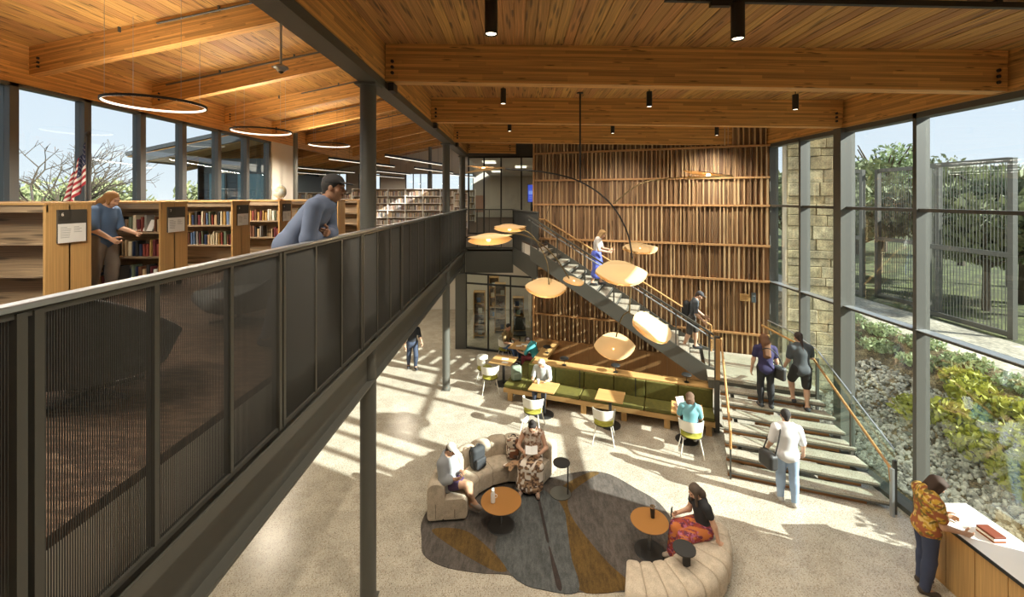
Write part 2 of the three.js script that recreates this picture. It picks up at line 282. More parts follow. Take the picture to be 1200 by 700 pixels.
// ---- right glass wall
const MUL = [12.02, 10.72, 9.3, 7.62, 5.48];
{ const t = frameGroup('window_1');
  const fr = (x0, x1, y0, y1, z0, z1, n = 'mullion') => struct(n, boxMM(x0, x1, y0, y1, z0, z1), M.frameWin, t);
  MUL.forEach((d, i) => { const w = i === 4 ? 0.2 : 0.075; fr(RX, RX + 0.24, 0.02, 7.27, -d - w / 2, -d + w / 2); });
  for (const y of [5.53, 3.37]) for (let i = 0; i < MUL.length - 1; i++) if (i !== 4) { fr(RX + 0.04, RX + 0.22, y - 0.03, y + 0.03, -MUL[i], -MUL[i + 1], 'transom'); if (y < 4) struct('transom_sun_strip', boxMM(RX - 0.03, RX + 0.16, y + 0.03, y + 0.042, -MUL[i] + 0.04, -MUL[i + 1] - 0.04), M.capRail, t); }  // pale strip on the lower transom stands for sunlight on its top
  fr(RX, RX + 0.24, 7.17, 7.27, -12.1, -3.6, 'head'); fr(RX - 0.02, RX + 0.26, 0, 0.09, -12.1, -5.27, 'sill');
  for (const d of [4.9, 4.2]) fr(RX, RX + 0.24, 4.95, 7.2, -d - 0.035, -d + 0.035); for (const [a, b] of [[5.27, 4.9], [4.9, 4.2], [4.2, 3.62]]) struct('pane', boxMM(RX + 0.16, RX + 0.17, 4.95, 7.17, -a + 0.03, -b - 0.03), M.glass, t);
  for (let i = 0; i < MUL.length - 1; i++) if (i !== 4) for (const [y0, y1] of [[0.09, 3.34], [3.4, 5.5], [5.56, 7.17]]) struct('pane', boxMM(RX + 0.16, RX + 0.17, y0, y1, -MUL[i] + 0.03, -MUL[i + 1] - 0.03), M.glass, t);
  struct('pane', boxMM(RX + 0.16, RX + 0.17, 0.09, 7.17, -5.37, -5.28), M.glass, t); }
struct('wall_right', boxMM(RX, RX + 0.3, 0, 4.95, -5.27, -3.6), M.plaster);
struct('wall_right_near', boxMM(RX, RX + 0.3, 0, 8.4, -3.6, 6), M.plaster);
solo('steel_post', boxMM(RX - 0.09, RX + 0.02, 0.02, 7.27, -9.46, -9.24), M.steel, 'square dark steel post in front of the tall right-hand windows', 'post');

// ---- slatted wall
const wallLen = 6.93;
{ const t = struct('wall_back', toS(boxMM(0, wallLen, 0, 8.1, -0.25, -0.04)), M.plaster);
  const rows = [[1.06, 1.84], [1.90, 3.36], [3.42, 4.36], [4.42, 5.50], [5.56, 6.30], [6.36, 7.2], [7.26, 8.0]];
  for (const y of [1.87, 3.39, 4.39, 5.53, 6.33, 7.23]) struct('batten', uvm(toS(boxMM(0, wallLen, y - 0.028, y + 0.028, -0.01, 0.085)), 0), M.batten, t);
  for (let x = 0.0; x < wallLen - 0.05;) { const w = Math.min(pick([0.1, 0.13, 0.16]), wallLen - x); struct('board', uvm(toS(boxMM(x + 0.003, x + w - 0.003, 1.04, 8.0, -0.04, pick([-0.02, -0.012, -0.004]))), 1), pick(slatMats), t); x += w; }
  const rest = []; // thin proud slats, staggered from row to row; the two rows behind the beam and the bench are joined
  rows.forEach(([y0, y1], r) => {
    for (let x = R(0.03, 0.09); x < wallLen - 0.06; x += pick([0.095, 0.12, 0.135, 0.155])) {
      const w = pick([0.03, 0.036, 0.05]), g = uvm(toS(boxMM(x, x + w, y0, y1, -0.03, pick([0.045, 0.06, 0.07]))), 1);
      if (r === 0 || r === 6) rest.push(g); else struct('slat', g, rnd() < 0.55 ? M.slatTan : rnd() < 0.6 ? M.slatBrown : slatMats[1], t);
    } });
  struct('slat_row', rest, M.slatTan, t).userData.kind = 'stuff';
  struct('end_post', uvm(toS(boxMM(-0.05, 0.01, 0, 8.1, -0.25, 0.09)), 1), M.batten, t);
  for (let i = 0; i < 9; i++) struct('panel', uvm(toS(boxMM(0.02 + i * 0.6, 0.6 + 0.014 + i * 0.6, 0.0, 1.04, -0.03, 0.05)), 1), M.wainscot, t);
}
// ---- partition glass under and over the landing
function partition(name, x0, z0, x1, z1, y0, y1, cols, rowsY, glass) {
  const t = frameGroup(name), L = Math.hypot(x1 - x0, z1 - z0), P = (f) => [x0 + (x1 - x0) * f, z0 + (z1 - z0) * f];
  for (const f of cols) { const [x, z] = P(f); struct('mullion', box(0.06, y1 - y0, 0.1, x, (y0 + y1) / 2, z), M.black, t); }
  for (const y of [y0 + 0.04, ...rowsY, y1 - 0.03]) struct('rail', bar([x0, y, z0], [x1, y, z1], 0.08, 0.06), M.black, t);
  for (let i = 0; i < cols.length - 1; i++) { const a = P(cols[i]), b = P(cols[i + 1]); struct('pane', bar([a[0], (y0 + y1) / 2, a[1]], [b[0], (y0 + y1) / 2, b[1]], 0.01, y1 - y0 - 0.1), M.glass, t); }
}
partition('window_2', -1.95, -16.3, 0.56, -15.45, 0, 2.9, [0, 0.345, 0.68, 1], [2.5], M.glass);
struct('wall_pier', boxMM(-2.35, -1.95, 0, 2.85, -16.5, -16.2), M.steel);
partition('window_3', -2.0, -17.6, 1.2, -17.4, UP, 7.45, [0, 0.2, 0.42, 0.68, 1], [], M.glass);
struct('wall_header', boxMM(-2.2, 1.4, 7.45, 8.2, -17.75, -17.55), M.steel);
struct('wall_end', boxMM(0.58, 0.8, 0, 4.2, -22, -14.6), M.plaster);
struct('wall_end_upper', boxMM(1.2, 1.4, 4.2, 8.2, -33, -14.9), M.plaster);
// ---- rooms behind
struct('wall_far', boxMM(-14, 0.8, 0, 4.2, -22.2, -22), M.plaster);
struct('wall_left_lower', boxMM(-14.2, -14, 0, 4.2, -22.2, 6), M.plaster);
struct('wall_front', boxMM(-14.2, 7.4, 0, 10.8, 5.9, 6.1), M.plaster);
{ const t = frameGroup('wall_far_upper'); // upper far wall with windows
  const wl = (x0, x1, y0, y1) => struct('panel', boxMM(x0, x1, y0, y1, -33.2, -33), M.plaster, t);
  wl(-16, 1.4, 4.2, 6.25); wl(-16, 1.4, 7.6, 10.6); for (const [a, b] of [[-16, -14.8], [-13.2, -12.2], [-10.6, -8.6], [-6.9, -6.6], [-3.4, 1.4]]) wl(a, b, 6.25, 7.6);
  for (const [a, b] of [[-14.8, -13.2], [-12.2, -10.6], [-8.6, -6.9], [-6.6, -3.4]]) { struct('pane', boxMM(a, b, 6.25, 7.6, -33.12, -33.1), M.glass, t); for (let x = a; x <= b + 0.01; x += (b - a) / 3) struct('mullion', boxMM(x - 0.03, x + 0.03, 6.25, 7.6, -33.05, -32.95), M.frame, t); } }
// ---- left glass wall
const ML = [17.1, 15.7, 14.2, 12.7, 11.3, 9.84, 8.4, 6.95, 5.5, 4.05, 2.6, 1.15, -0.3, -1.75, -3.2];
{ const t = frameGroup('window_4');
  ML.forEach((d, i) => struct('mullion', boxMM(LX - 0.12, LX + 0.1, UP, 8.02, -d - 0.08, -d + 0.08), M.winGrey, t));
  struct('sill', boxMM(LX - 0.15, LX + 0.12, UP, UP + 0.75, -17.2, 3.3), M.winGrey, t); struct('head', boxMM(LX - 0.12, LX + 0.1, 7.95, 8.03, -17.2, 3.3), M.winGrey, t);
  for (let i = 0; i < ML.length - 1; i++) struct('pane', boxMM(LX - 0.02, LX - 0.01, UP + 0.75, 7.95, -ML[i] + 0.08, -ML[i + 1] - 0.08), M.glass, t); }
struct('wall_left', boxMM(LX - 0.15, LX + 0.15, UP, 8.1, -18.75, -17.15), M.plaster);
struct('wall_left_near', boxMM(LX - 0.15, LX + 0.15, UP, 8.1, 3.2, 6), M.plaster);
solo('steel_column', cyl(0.09, 0.09, 4.2, -9.25, UP + 2.1, -17.8, 24), M.steelLight, 'thin round steel column beyond the beige wall pier', 'column');
solo('steel_column', cyl(0.1, 0.1, 4.6, -5.3, UP + 2.3, -26, 24), M.steel, 'thin round steel column among the far bookshelves', 'column');
// wing of the building seen through the left windows
{ const t = thing('building_wing', 'dark slate clad wing of the library with a sloping eave, outside the left windows', 'building');
  for (let k = 0; k < 9; k++) part(t, 'cladding_board', boxMM(-14, -10.15, UP + 0.0 + k * 0.36, UP + 0.35 + k * 0.36, -18.95 + (k % 2) * 0.012, -18.75), M.slate);
  part(t, 'wall', boxMM(-14.05, -13.75, UP, 7.2, -33, -18.75), M.slate);
  for (const [a, b] of [[-13.55, -12.75], [-12.3, -11.0]]) { const w = part(t, 'window', boxMM(a, b, UP + 0.9, 6.85, -18.75, -18.7), M.frame); part(w, 'pane', boxMM(a + 0.06, b - 0.06, UP + 0.96, 6.8, -18.7, -18.68), M.tealPane); }
  part(t, 'eave', uvm(boxMM(-2.8, 2.75, 0, 0.3, -0.6, 0.6).rotateZ(lA).translate(-12.65, lY(-12.65) + 0.22, -18.2), 0), M.slateRoof);
  part(t, 'soffit', uvm(boxMM(-2.7, 2.7, -0.02, 0, -0.55, 0.55).rotateZ(lA).translate(-12.65, lY(-12.65) + 0.2, -18.2), 0), M.oak);
  part(t, 'fascia_strip', boxMM(-2.8, -2.7, -0.05, 0.32, -15.3, 0.62).rotateZ(lA).translate(-12.65, lY(-12.65) + 0.22, -18.2), M.slateRoof);
}
// ground below the upper floor outside, left
// ================================================================ stairs
const SP = (x = 0, y = 0, z = 0) => { const p = S(x, y, z); return [p.x, p.y, p.z]; };
mat('tread', { map: terrT, color: lin(0.56, 0.545, 0.49), roughness: 0.55 });
mat('treadEdge', { color: lin(0.12, 0.117, 0.1), roughness: 0.6 });
mat('riser', { map: woodT, color: lin(0.55, 0.27, 0.1), roughness: 0.6 });
const LAND = 1.304, RW = (z) => 6.93 + 0.37 * z;
{ // upper flight
  const t = thing('staircase', 'steel staircase with open pale treads climbing along the slatted wall', 'stairs', SP(), -TH);
  const n = 18, rise = (UP - LAND) / n, run = 0.275, xb = 5.07, z0 = 0.1, z1 = 1.58;
  for (let i = 1; i < n; i++) { const x = xb - (i - 1) * run, y = LAND + i * rise;
    const tr = part(t, 'tread', metreUV(box(0.3, 0.035, z1 - z0 - 0.06, x - 0.14, y - 0.0175, (z0 + z1) / 2), 0.66), M.tread);
    part(tr, 'tread_pan', [box(0.30, 0.03, z1 - z0 - 0.06, x - 0.14, y - 0.05, (z0 + z1) / 2), box(0.012, 0.07, z1 - z0 - 0.06, x + 0.012, y - 0.032, (z0 + z1) / 2)], M.steel); }
  const sl = Math.atan2(rise, run), xt = xb - 17 * run, str = (z) => { const s = new THREE.Shape(); s.moveTo(xb + 0.45, LAND - 0.3); s.lineTo(xb + 0.45, LAND + 0.02); s.lineTo(xb + 0.12, LAND + 0.1); s.lineTo(xt - 0.02, UP + 0.08); s.lineTo(xt - 0.02, UP - 0.36); s.lineTo(xb - 0.02, LAND - 0.3); return new THREE.ExtrudeGeometry(s, { depth: 0.05, bevelEnabled: false }).translate(0, 0, z); };
  part(t, 'stringer', str(z1), M.steel); part(t, 'stringer', str(z0 - 0.05), M.steel);
  // open side guard
  const gy = (x) => LAND + 0.1 + (xb - x) * rise / run, zg = z1 + 0.02;
  for (let i = 0; i <= 6; i++) { const x = xb + 0.2 - i * (xb + 0.2 - xt) / 6; part(t, 'baluster_post', box(0.035, 1.0, 0.02, x, gy(x) + 0.46, zg), M.frame); }
  part(t, 'guard_top', bar([xb + 0.3, gy(xb + 0.3) + 0.98, zg], [xt - 0.1, gy(xt - 0.1) + 0.98, zg], 0.04, 0.05), M.frame);
  part(t, 'handrail', rod([xb + 0.3, gy(xb + 0.3) + 0.85, zg - 0.07], [xt - 0.1, gy(xt - 0.1) + 0.85, zg - 0.07], 0.02), M.capRail);
  { const L = xb - xt + 0.2, c = Math.floor(L / 0.03), im = new THREE.InstancedMesh(new THREE.BoxGeometry(0.003, 0.86, 0.004), M.fin, c), m = new THREE.Matrix4();
    for (let i = 0; i < c; i++) { const x = xb + 0.25 - (i + 0.5) * L / c; im.setMatrixAt(i, m.makeTranslation(x, gy(x) + 0.5, zg)); } im.name = 'fin_screen'; im.userData.kind = 'stuff'; t.add(im); }
  // wall rail
  const wr = thing('wall_handrail', 'timber handrail fixed to the slatted wall above the stairs', 'handrail', SP(), -TH), hy = (x) => LAND + 0.95 + (xb - x) * rise / run;
  part(wr, 'rail', [rod([xb + 0.35, hy(xb + 0.35), 0.16], [xt, hy(xt), 0.16], 0.027), rod([xt, hy(xt), 0.16], [xt - 0.25, hy(xt), 0.16], 0.027), rod([xb + 0.35, hy(xb + 0.35), 0.16], [xb + 0.35, hy(xb + 0.35) - 0.85, 0.16], 0.024)], M.rail);
  for (let i = 0; i < 5; i++) { const x = xt + 0.3 + i * 1.1; part(wr, 'bracket', rod([x, hy(x) - 0.03, 0.16], [x, hy(x) - 0.08, 0.07], 0.01), M.steel); }
}
{ // landing and lower flight
  const t = thing('landing_stairs', 'broad lower flight of pale treads rising from the hall to the landing', 'stairs', SP(), -TH);
  const quad = (x0, z0, z1, h, y, gap) => poly([[x0, z1], [RW(z1) - gap, z1], [RW(z0) - gap, z0], [x0, z0]], h, y);
  const x0 = 5.46;
  part(t, 'landing_slab', metreUV(quad(5.2, 0.1, 2.14, 0.07, LAND - 0.07, 0.1), 0.66), M.tread); part(t, 'landing_frame', quad(5.22, 0.12, 2.12, 0.2, LAND - 0.275, 0.12), M.steel);
  for (let k = 1; k <= 7; k++) { const zf = 4.0 - (k - 1) * 0.266, y = k * 0.163;
    const tr = part(t, 'tread', metreUV(quad(x0, zf - 0.30, zf, 0.04, y - 0.04, 0.22), 0.66), M.tread);
    part(tr, 'tread_pan', quad(x0 + 0.01, zf - 0.29, zf - 0.004, 0.035, y - 0.077, 0.23), M.treadEdge); }
  part(t, 'riser', uvm(boxMM(x0, RW(4) - 0.6, 0.0, 0.075, 3.9, 3.93), 0), M.riser);
  for (let k = 2; k <= 8; k++) { const zf = 4.0 - (k - 1) * 0.266; for (const [a, b] of k % 2 ? [[0.0, 0.1], [0.32, 1]] : [[0.0, 0.55], [0.7, 1]]) part(t, 'riser', uvm(boxMM(x0 + (RW(zf) - 0.5 - x0) * a, x0 + (RW(zf) - 0.5 - x0) * b, (k - 1) * 0.163 + 0.002, (k - 1) * 0.163 + 0.07, zf - 0.09, zf - 0.06), 0), M.riser); }
  for (const f of [0.12, 0.42, 0.72]) part(t, 'carriage', bar([x0 + f * 2.6, -0.02, 3.75], [x0 + f * 2.2, LAND - 0.2, 2.0], 0.06, 0.16), M.steel);
  part(t, 'support_post', [box(0.12, LAND + 1.05, 0.07, 5.4, (LAND + 1.05) / 2, 2.2)], M.frame);
  part(t, 'post_cladding', uvm(box(0.1, 1.0, 0.03, 5.42, LAND + 0.5, 2.245), 1), M.rail);
  const ny = (z) => LAND - (z - 2.14) * 0.163 / 0.266;
  part(t, 'handrail', [rod([5.5, LAND + 0.98, 2.1], [5.5, ny(4.0) + 0.8, 4.0], 0.026), rod([5.5, ny(4.0) + 0.8, 4.0], [5.5, ny(4) + 0.45, 4.02], 0.026)], M.rail);
  part(t, 'rail_post', box(0.03, 0.62, 0.05, 5.5, 0.31, 4.02), M.frame);
}
{ // glazed guard beside the windows
  const t = thing('glass_guard', 'frameless glass guard with timber handrail between the lower stairs and the windows', 'railing', [0, 0, 0]);
  const X = 6.86, zs = [-11.7, -10.7, -9.75, -8.75, -7.75], nb = (z) => z < -10.0 ? LAND : Math.max(0, LAND - (z + 10.0) * 0.55);
  for (let i = 0; i < 4; i++) { const a = zs[i] + 0.02, b = zs[i + 1] - 0.02, s = new THREE.Shape([new THREE.Vector2(-a, nb(a) + 0.02), new THREE.Vector2(-a, nb(a) + 1.08), new THREE.Vector2(-b, nb(b) + 1.08), new THREE.Vector2(-b, Math.max(0.02, nb(b) - 0.1))]);
    part(t, 'glass_panel', new THREE.ExtrudeGeometry(s, { depth: 0.014, bevelEnabled: false }).rotateY(Math.PI / 2).translate(X, 0, 0), M.glassGuard);
    part(t, 'top_edge', bar([X + 0.007, nb(a) + 1.09, a], [X + 0.007, nb(b) + 1.09, b], 0.022, 0.02), M.capRail);
    part(t, 'guard_post', boxMM(X - 0.03, X + 0.03, Math.max(0, nb(b) - 0.3), nb(b) + 0.9, b - 0.0, b + 0.04), M.frame); }
  part(t, 'handrail', [rod([X - 0.09, LAND + 0.92, -11.8], [X - 0.09, LAND + 0.92, -10.0], 0.026), rod([X - 0.09, LAND + 0.92, -10.0], [X - 0.09, 0.86, -7.75], 0.026), rod([X - 0.09, 0.86, -7.75], [X - 0.09, 0.62, -7.72], 0.026)], M.rail);
  part(t, 'end_post', box(0.045, 0.86, 0.06, X - 0.09, 0.43, -7.7), M.capRail);
}
{ const t = thing('wall_sign', 'small timber sign panel on the slatted wall by the landing', 'sign', SP(), -TH); part(t, 'board', uvm(rbox(0.26, 0.21, 0.02, 0.006, 6.3, 2.92, 0.1), 0), M.oak);
  part(t, 'text_strip', [0, 1, 2].map((i) => box(0.16, 0.012, 0.004, 6.3, 2.96 - i * 0.04, 0.112)), M.oakDark);
  const u = thing('wall_sign', 'small grey wayfinding plate next to the timber sign', 'sign', SP(), -TH); part(u, 'plate', rbox(0.11, 0.28, 0.02, 0.006, 6.52, 2.93, 0.1), M.slate); part(u, 'text_strip', box(0.06, 0.012, 0.004, 6.52, 2.98, 0.112), M.white); }

// ================================================================ outside, right
mat('soil', { map: soilT, color: lin(0.40, 0.33, 0.22), roughness: 1 });
mat('lawn', { map: soilT, color: lin(0.15, 0.19, 0.065), roughness: 1 });
mat('paving', { map: stoneT, color: lin(0.62, 0.59, 0.52), roughness: 0.9 });
mat('asphalt', { map: stoneT, color: lin(0.3, 0.29, 0.27), roughness: 0.9 });
const gY = (x) => x < 7.35 ? -0.02 : x < 11 ? (x - 7.35) * 0.49 - 0.02 : 1.77;
{ const nx = 40, nz = 60, g = new THREE.PlaneGeometry(1, 1, nx, nz), p = g.attributes.position;
  for (let i = 0; i < p.count; i++) { const x = 7.42 + (p.getX(i) + 0.5) * 6, z = 6 - (p.getY(i) + 0.5) * 30, w = Math.min(1, Math.max(0, (x - 7.6) / 0.5)) * Math.min(1, Math.max(0, (11.2 - x) / 0.6)); p.setXYZ(i, x, gY(x) + w * 0.08 * (vnoise(x * 2, z * 2 + 50, 999, 999, 4) - 0.5), z); }
  g.computeVertexNormals(); const o = struct('ground_bank', metreUV(g, 0.5), M.soil); o.material.side = THREE.DoubleSide; }
struct('ground_path', metreUV(boxMM(11.2, 13.6, 1.6, 1.79, -40, 8), 0.4), M.paving);
struct('ground_lawn', metreUV(boxMM(13.6, 70, 1.5, 1.78, -70, 30), 0.3), M.lawn);
struct('ground_lawn', metreUV(boxMM(-90, -10.2, 1.2, 1.5, -90, 30), 0.3), M.lawn);
{ // boulders of the dry bank, too many to count
  const g = new THREE.IcosahedronGeometry(0.05, 0), n = 6500, im = new THREE.InstancedMesh(g, mat('gravel', { color: lin(0.7, 0.67, 0.6), roughness: 0.9 }), n), m = new THREE.Matrix4(), q = new THREE.Quaternion(), c = new THREE.Color();
  for (let i = 0; i < n; i++) { const x = 7.5 + Math.pow(rnd(), 1.4) * 2.4, z = R(-12, -4.6), s = R(0.5, 1.25); q.setFromEuler(new THREE.Euler(R(0, 6), R(0, 6), R(0, 6)));
    im.setMatrixAt(i, m.compose(V(x, gY(x) + 0.02, z), q, V(s, s * R(0.5, 0.9), s * R(0.7, 1.3)))); const k = R(0.2, 1.0); im.setColorAt(i, c.setRGB(k, k * 0.97, k * 0.9)); }
  im.name = 'gravel'; im.castShadow = im.receiveShadow = true; scene.add(im); tag(im, 'loose pale stones covering the bank outside the windows', 'stones', null, 'stuff'); }
function leafClump(n, rx, ry, rz, size, seedCol) { // crossed leaf blades in an ellipsoid
  const pos = [], nor = [], col = [], v = V(0, 0, 0), q = new THREE.Quaternion();
  for (let i = 0; i < n; i++) {
    const a = R(0, 6.283), u = R(-1, 1), r = Math.pow(rnd(), 0.4), s = Math.sqrt(1 - u * u), c = V(Math.cos(a) * s * rx * r, u * ry * r, Math.sin(a) * s * rz * r); q.setFromEuler(new THREE.Euler(R(0, 6), R(0, 6), R(0, 6)));
    const k = R(0.6, 1.25), L = size * R(0.6, 1.3), p = [[-0.35, 0, 0], [0, -0.5, 0.06], [0.35, 0, 0], [0, 0.6, 0.05]].map((e) => V(e[0] * L, e[1] * L * 1.4, e[2] * L).applyQuaternion(q).add(c)), nn = V(0, 0, 1).applyQuaternion(q);
    for (const t of [0, 1, 2, 0, 2, 3]) { pos.push(p[t].x, p[t].y, p[t].z); nor.push(nn.x, nn.y, nn.z); col.push(k * seedCol[0], k * seedCol[1], k * seedCol[2]); }
  }
  const g = new THREE.BufferGeometry(); g.setAttribute('position', new THREE.Float32BufferAttribute(pos, 3)); g.setAttribute('normal', new THREE.Float32BufferAttribute(nor, 3)); g.setAttribute('color', new THREE.Float32BufferAttribute(col, 3)); return g;
}
M.leaf = new THREE.MeshPhysicalMaterial({ vertexColors: true, roughness: 0.9, transmission: 0.25, thickness: 0, side: THREE.DoubleSide });
function stems(n, h, spread) { return Array.from({ length: n }, () => { const a = R(0, 6.28), b = R(0, spread); return rod([0, 0, 0], [Math.cos(a) * b, h * R(0.6, 1), Math.sin(a) * b], 0.014, 0.006, 5); }); }
mat('bark', { map: stoneT, color: lin(0.12, 0.095, 0.07), roughness: 0.95 });
function shrub(x, z, r, h, col, label, group, n = 500, size = 0.1) {
  const t = thing('shrub', label, 'shrub', [x, gY(x) - 0.05, z], 0, group); part(t, 'stems', stems(7, h * 0.9, r * 0.7), M.bark); part(t, 'foliage', leafClump(n, r, h * 0.5, r, size, col).translate(0, h * 0.55, 0), M.leaf); return t;
}
[[9.0, -9.6, 0.5, 0.5], [9.9, -9.2, 0.5, 0.6], [8.4, -5.9, 0.45, 0.6], [9.2, -6.4, 0.6, 0.7], [8.9, -8.2, 0.5, 0.55], [9.3, -8.9, 0.55, 0.6], [8.75, -7.35, 0.5, 0.6], [9.4, -7.6, 0.6, 0.7], [10.0, -8.4, 0.5, 0.5], [8.6, -6.7, 0.5, 0.6], [9.8, -6.9, 0.7, 0.7], [10.3, -9.8, 0.45, 0.4], [9.7, -5.9, 0.7, 0.8]].forEach((a) => shrub(...a, [0.42, 0.42, 0.07], 'yellow green loose shrub growing on the stony bank', 'shrubs on the stony bank'));
for (let i = 0; i < 16; i++) shrub(10.3 + 0.55 * (i % 2) + R(-0.1, 0.1), -14.6 + i * 0.62, 0.5, 0.34, [0.34, 0.4, 0.2], 'low green groundcover mound along the edge of the path', 'groundcover along the path', 380, 0.085);
// ---- upright screen across the path
{ const X = 13.9;
  for (let k = 0; k < 4; k++) {
    const z0 = -11.9 - k * 2.6, z1 = z0 - 2.6, t = thing('screen_fence', 'tall dark steel screen of thin upright pickets beyond the path', 'fence', [X + (k % 2) * 0.5, 1.78, 0], 0, 'picket screens beyond the path');
    part(t, 'post', boxMM(-0.07, 0.07, 0, 5.1, z0 - 0.14, z0), M.frame); part(t, 'post', boxMM(-0.07, 0.07, 0, 5.1, z1, z1 + 0.14), M.frame);
    for (const y of [5.05, 2.35, 0.12]) part(t, 'cross_rail', boxMM(-0.06, 0.06, y - 0.07, y + 0.07, z1 + 0.14, z0 - 0.14), M.frame);
    for (let i = 1; i < 24; i++) part(t, 'picket', box(0.012, 4.95, 0.018, 0, 2.52, z0 - 0.14 + (z1 - z0 + 0.28) * i / 24), M.frame);
  } }
// ---- limestone end wall outside the corner window
{ const t = thing('stone_wall', 'pale limestone block wall outside the corner window', 'wall', SP(), -TH), x0 = 7.35, x1 = 8.6;
  part(t, 'core', boxMM(x0, x1, -0.4, 7.5, -0.55, -0.05), M.plaster);
  const sm = [[0.68, 0.6, 0.42], [0.6, 0.52, 0.36], [0.74, 0.67, 0.5], [0.56, 0.5, 0.37]].map((c, i) => mat('stone' + i, { map: stoneT, color: lin(...c), roughness: 0.95 }));
  for (let y = -0.3, r = 0; y < 7.4; r++) { const h = pick([0.22, 0.3, 0.36]); for (let x = x0; x < x1 - 0.05;) { const w = Math.min(R(0.45, 0.95), x1 - x), dz = R(0, 0.035); part(t, 'stone', metreUV(rbox(w - 0.012, h - 0.012, 0.14, 0.015, x + w / 2, y + h / 2, -0.03 + dz, 1), 1.2), pick(sm)); x += w; } y += h; } }
// ---- trees outside
function tree(x, y, z, h, cr, col, label, group, n = 2500, leaf = 0.22, flat = 0.75) {
  const t = thing('tree', label, 'tree', [x, y, z], R(0, 6), group), br = [rod([0, 0, 0], [0, h * 0.6, 0], h * 0.028, h * 0.016, 8)];
  for (let i = 0; i < 9; i++) { const a = R(0, 6.28), y0 = h * R(0.3, 0.6); br.push(rod([0, y0, 0], [Math.cos(a) * cr * 0.7, y0 + h * R(0.15, 0.35), Math.sin(a) * cr * 0.7], h * 0.012, h * 0.004, 6)); }
  part(t, 'trunk', br, M.bark); const gs = []; for (let i = 0; i < 6; i++) { const a = R(0, 6.28), r = cr * R(0.2, 0.6); gs.push(leafClump(Math.floor(n / 6), cr * 0.55, cr * 0.55 * flat, cr * 0.55, leaf, col).translate(Math.cos(a) * r, h * 0.62 + R(-0.25, 0.3) * h * 0.5, Math.sin(a) * r)); }
  part(t, 'crown', mergeGeometries(gs), M.leaf); return t;
}
[[19, -16, 5.6], [22, -19, 6], [26, -25, 7], [19.5, -23, 5.4], [24, -30, 7.5], [31, -28, 7], [28, -37, 8.5], [36, -38, 9], [22, -34, 7], [17.5, -28, 5.4], [34, -48, 10], [16.5, -15, 4.6], [17.5, -18.5, 5], [16.8, -21.5, 4.8], [18.5, -13.5, 4.8], [20.5, -15, 5.6]].forEach(([x, z, h]) => tree(x, 1.7, z, h, h * 0.42, [0.18, 0.2, 0.09], 'dark green leafy tree beyond the lawn on the window side', 'trees beyond the lawn', 2600, 0.28));
tree(27, 1.7, -31.5, 9.4, 2.6, [0.22, 0.28, 0.12], 'taller pale green tree topping the others beyond the screen', null, 1600, 0.26);
// ---- left: hedge and bare tree
[[-30, -30], [-34, -26], [-27, -36], [-38, -34], [-24, -44], [-45, -30], [-52, -40], [-33, -48], [-40, -22], [-60, -34]].forEach(([x, z]) => tree(x, 1.4, z, 6.2, 3.6, [0.33, 0.36, 0.16], 'pale green spring tree along the horizon on the left', 'trees on the left horizon', 1500, 0.34, 0.6));
{ function bare(x, z, h, label) { const t = thing('bare_tree', label, 'tree', [x, 1.4, z]); const br = []; const grow = (p, d, L, r, k) => { const e = p.clone().addScaledVector(d, L); br.push(rod(p, e, r, r * 0.7, 5)); if (k) for (let i = 0; i < (k > 3 ? 3 : 2); i++) { const n = d.clone().add(V(R(-0.9, 0.9), R(-0.35, 0.5), R(-0.9, 0.9))).normalize(); grow(e, n, L * R(0.62, 0.86), r * 0.66, k - 1); } }; grow(V(0, 0, 0), V(0.05, 1, 0).normalize(), h * 0.33, 0.13, 6); part(t, 'branches', br, M.bark); }
  bare(-21.5, -19.5, 6.4, 'bare branching tree outside the left windows'); bare(-27, -25, 7, 'bare branching tree further out behind the flag'); }
// ================================================================ lounge
mat('sofa', { map: clothT, color: lin(0.60, 0.50, 0.375), roughness: 0.9 });
mat('rugBase', { map: rugT, color: lin(0.125, 0.105, 0.088), roughness: 1 });
mat('rugBlue', { map: rugT, color: lin(0.12, 0.125, 0.12), roughness: 1 });
mat('rugOchre', { map: rugT, color: lin(0.15, 0.085, 0.02), roughness: 1 });
mat('rugLine', { map: rugT, color: lin(0.05, 0.035, 0.03), roughness: 1 });
mat('copperTop', { color: lin(0.36, 0.165, 0.045), roughness: 0.35 });
mat('chrome', { color: lin(0.6, 0.6, 0.58), roughness: 0.2, metalness: 1 });
mat('dark', { color: lin(0.03, 0.029, 0.027), roughness: 0.55 });
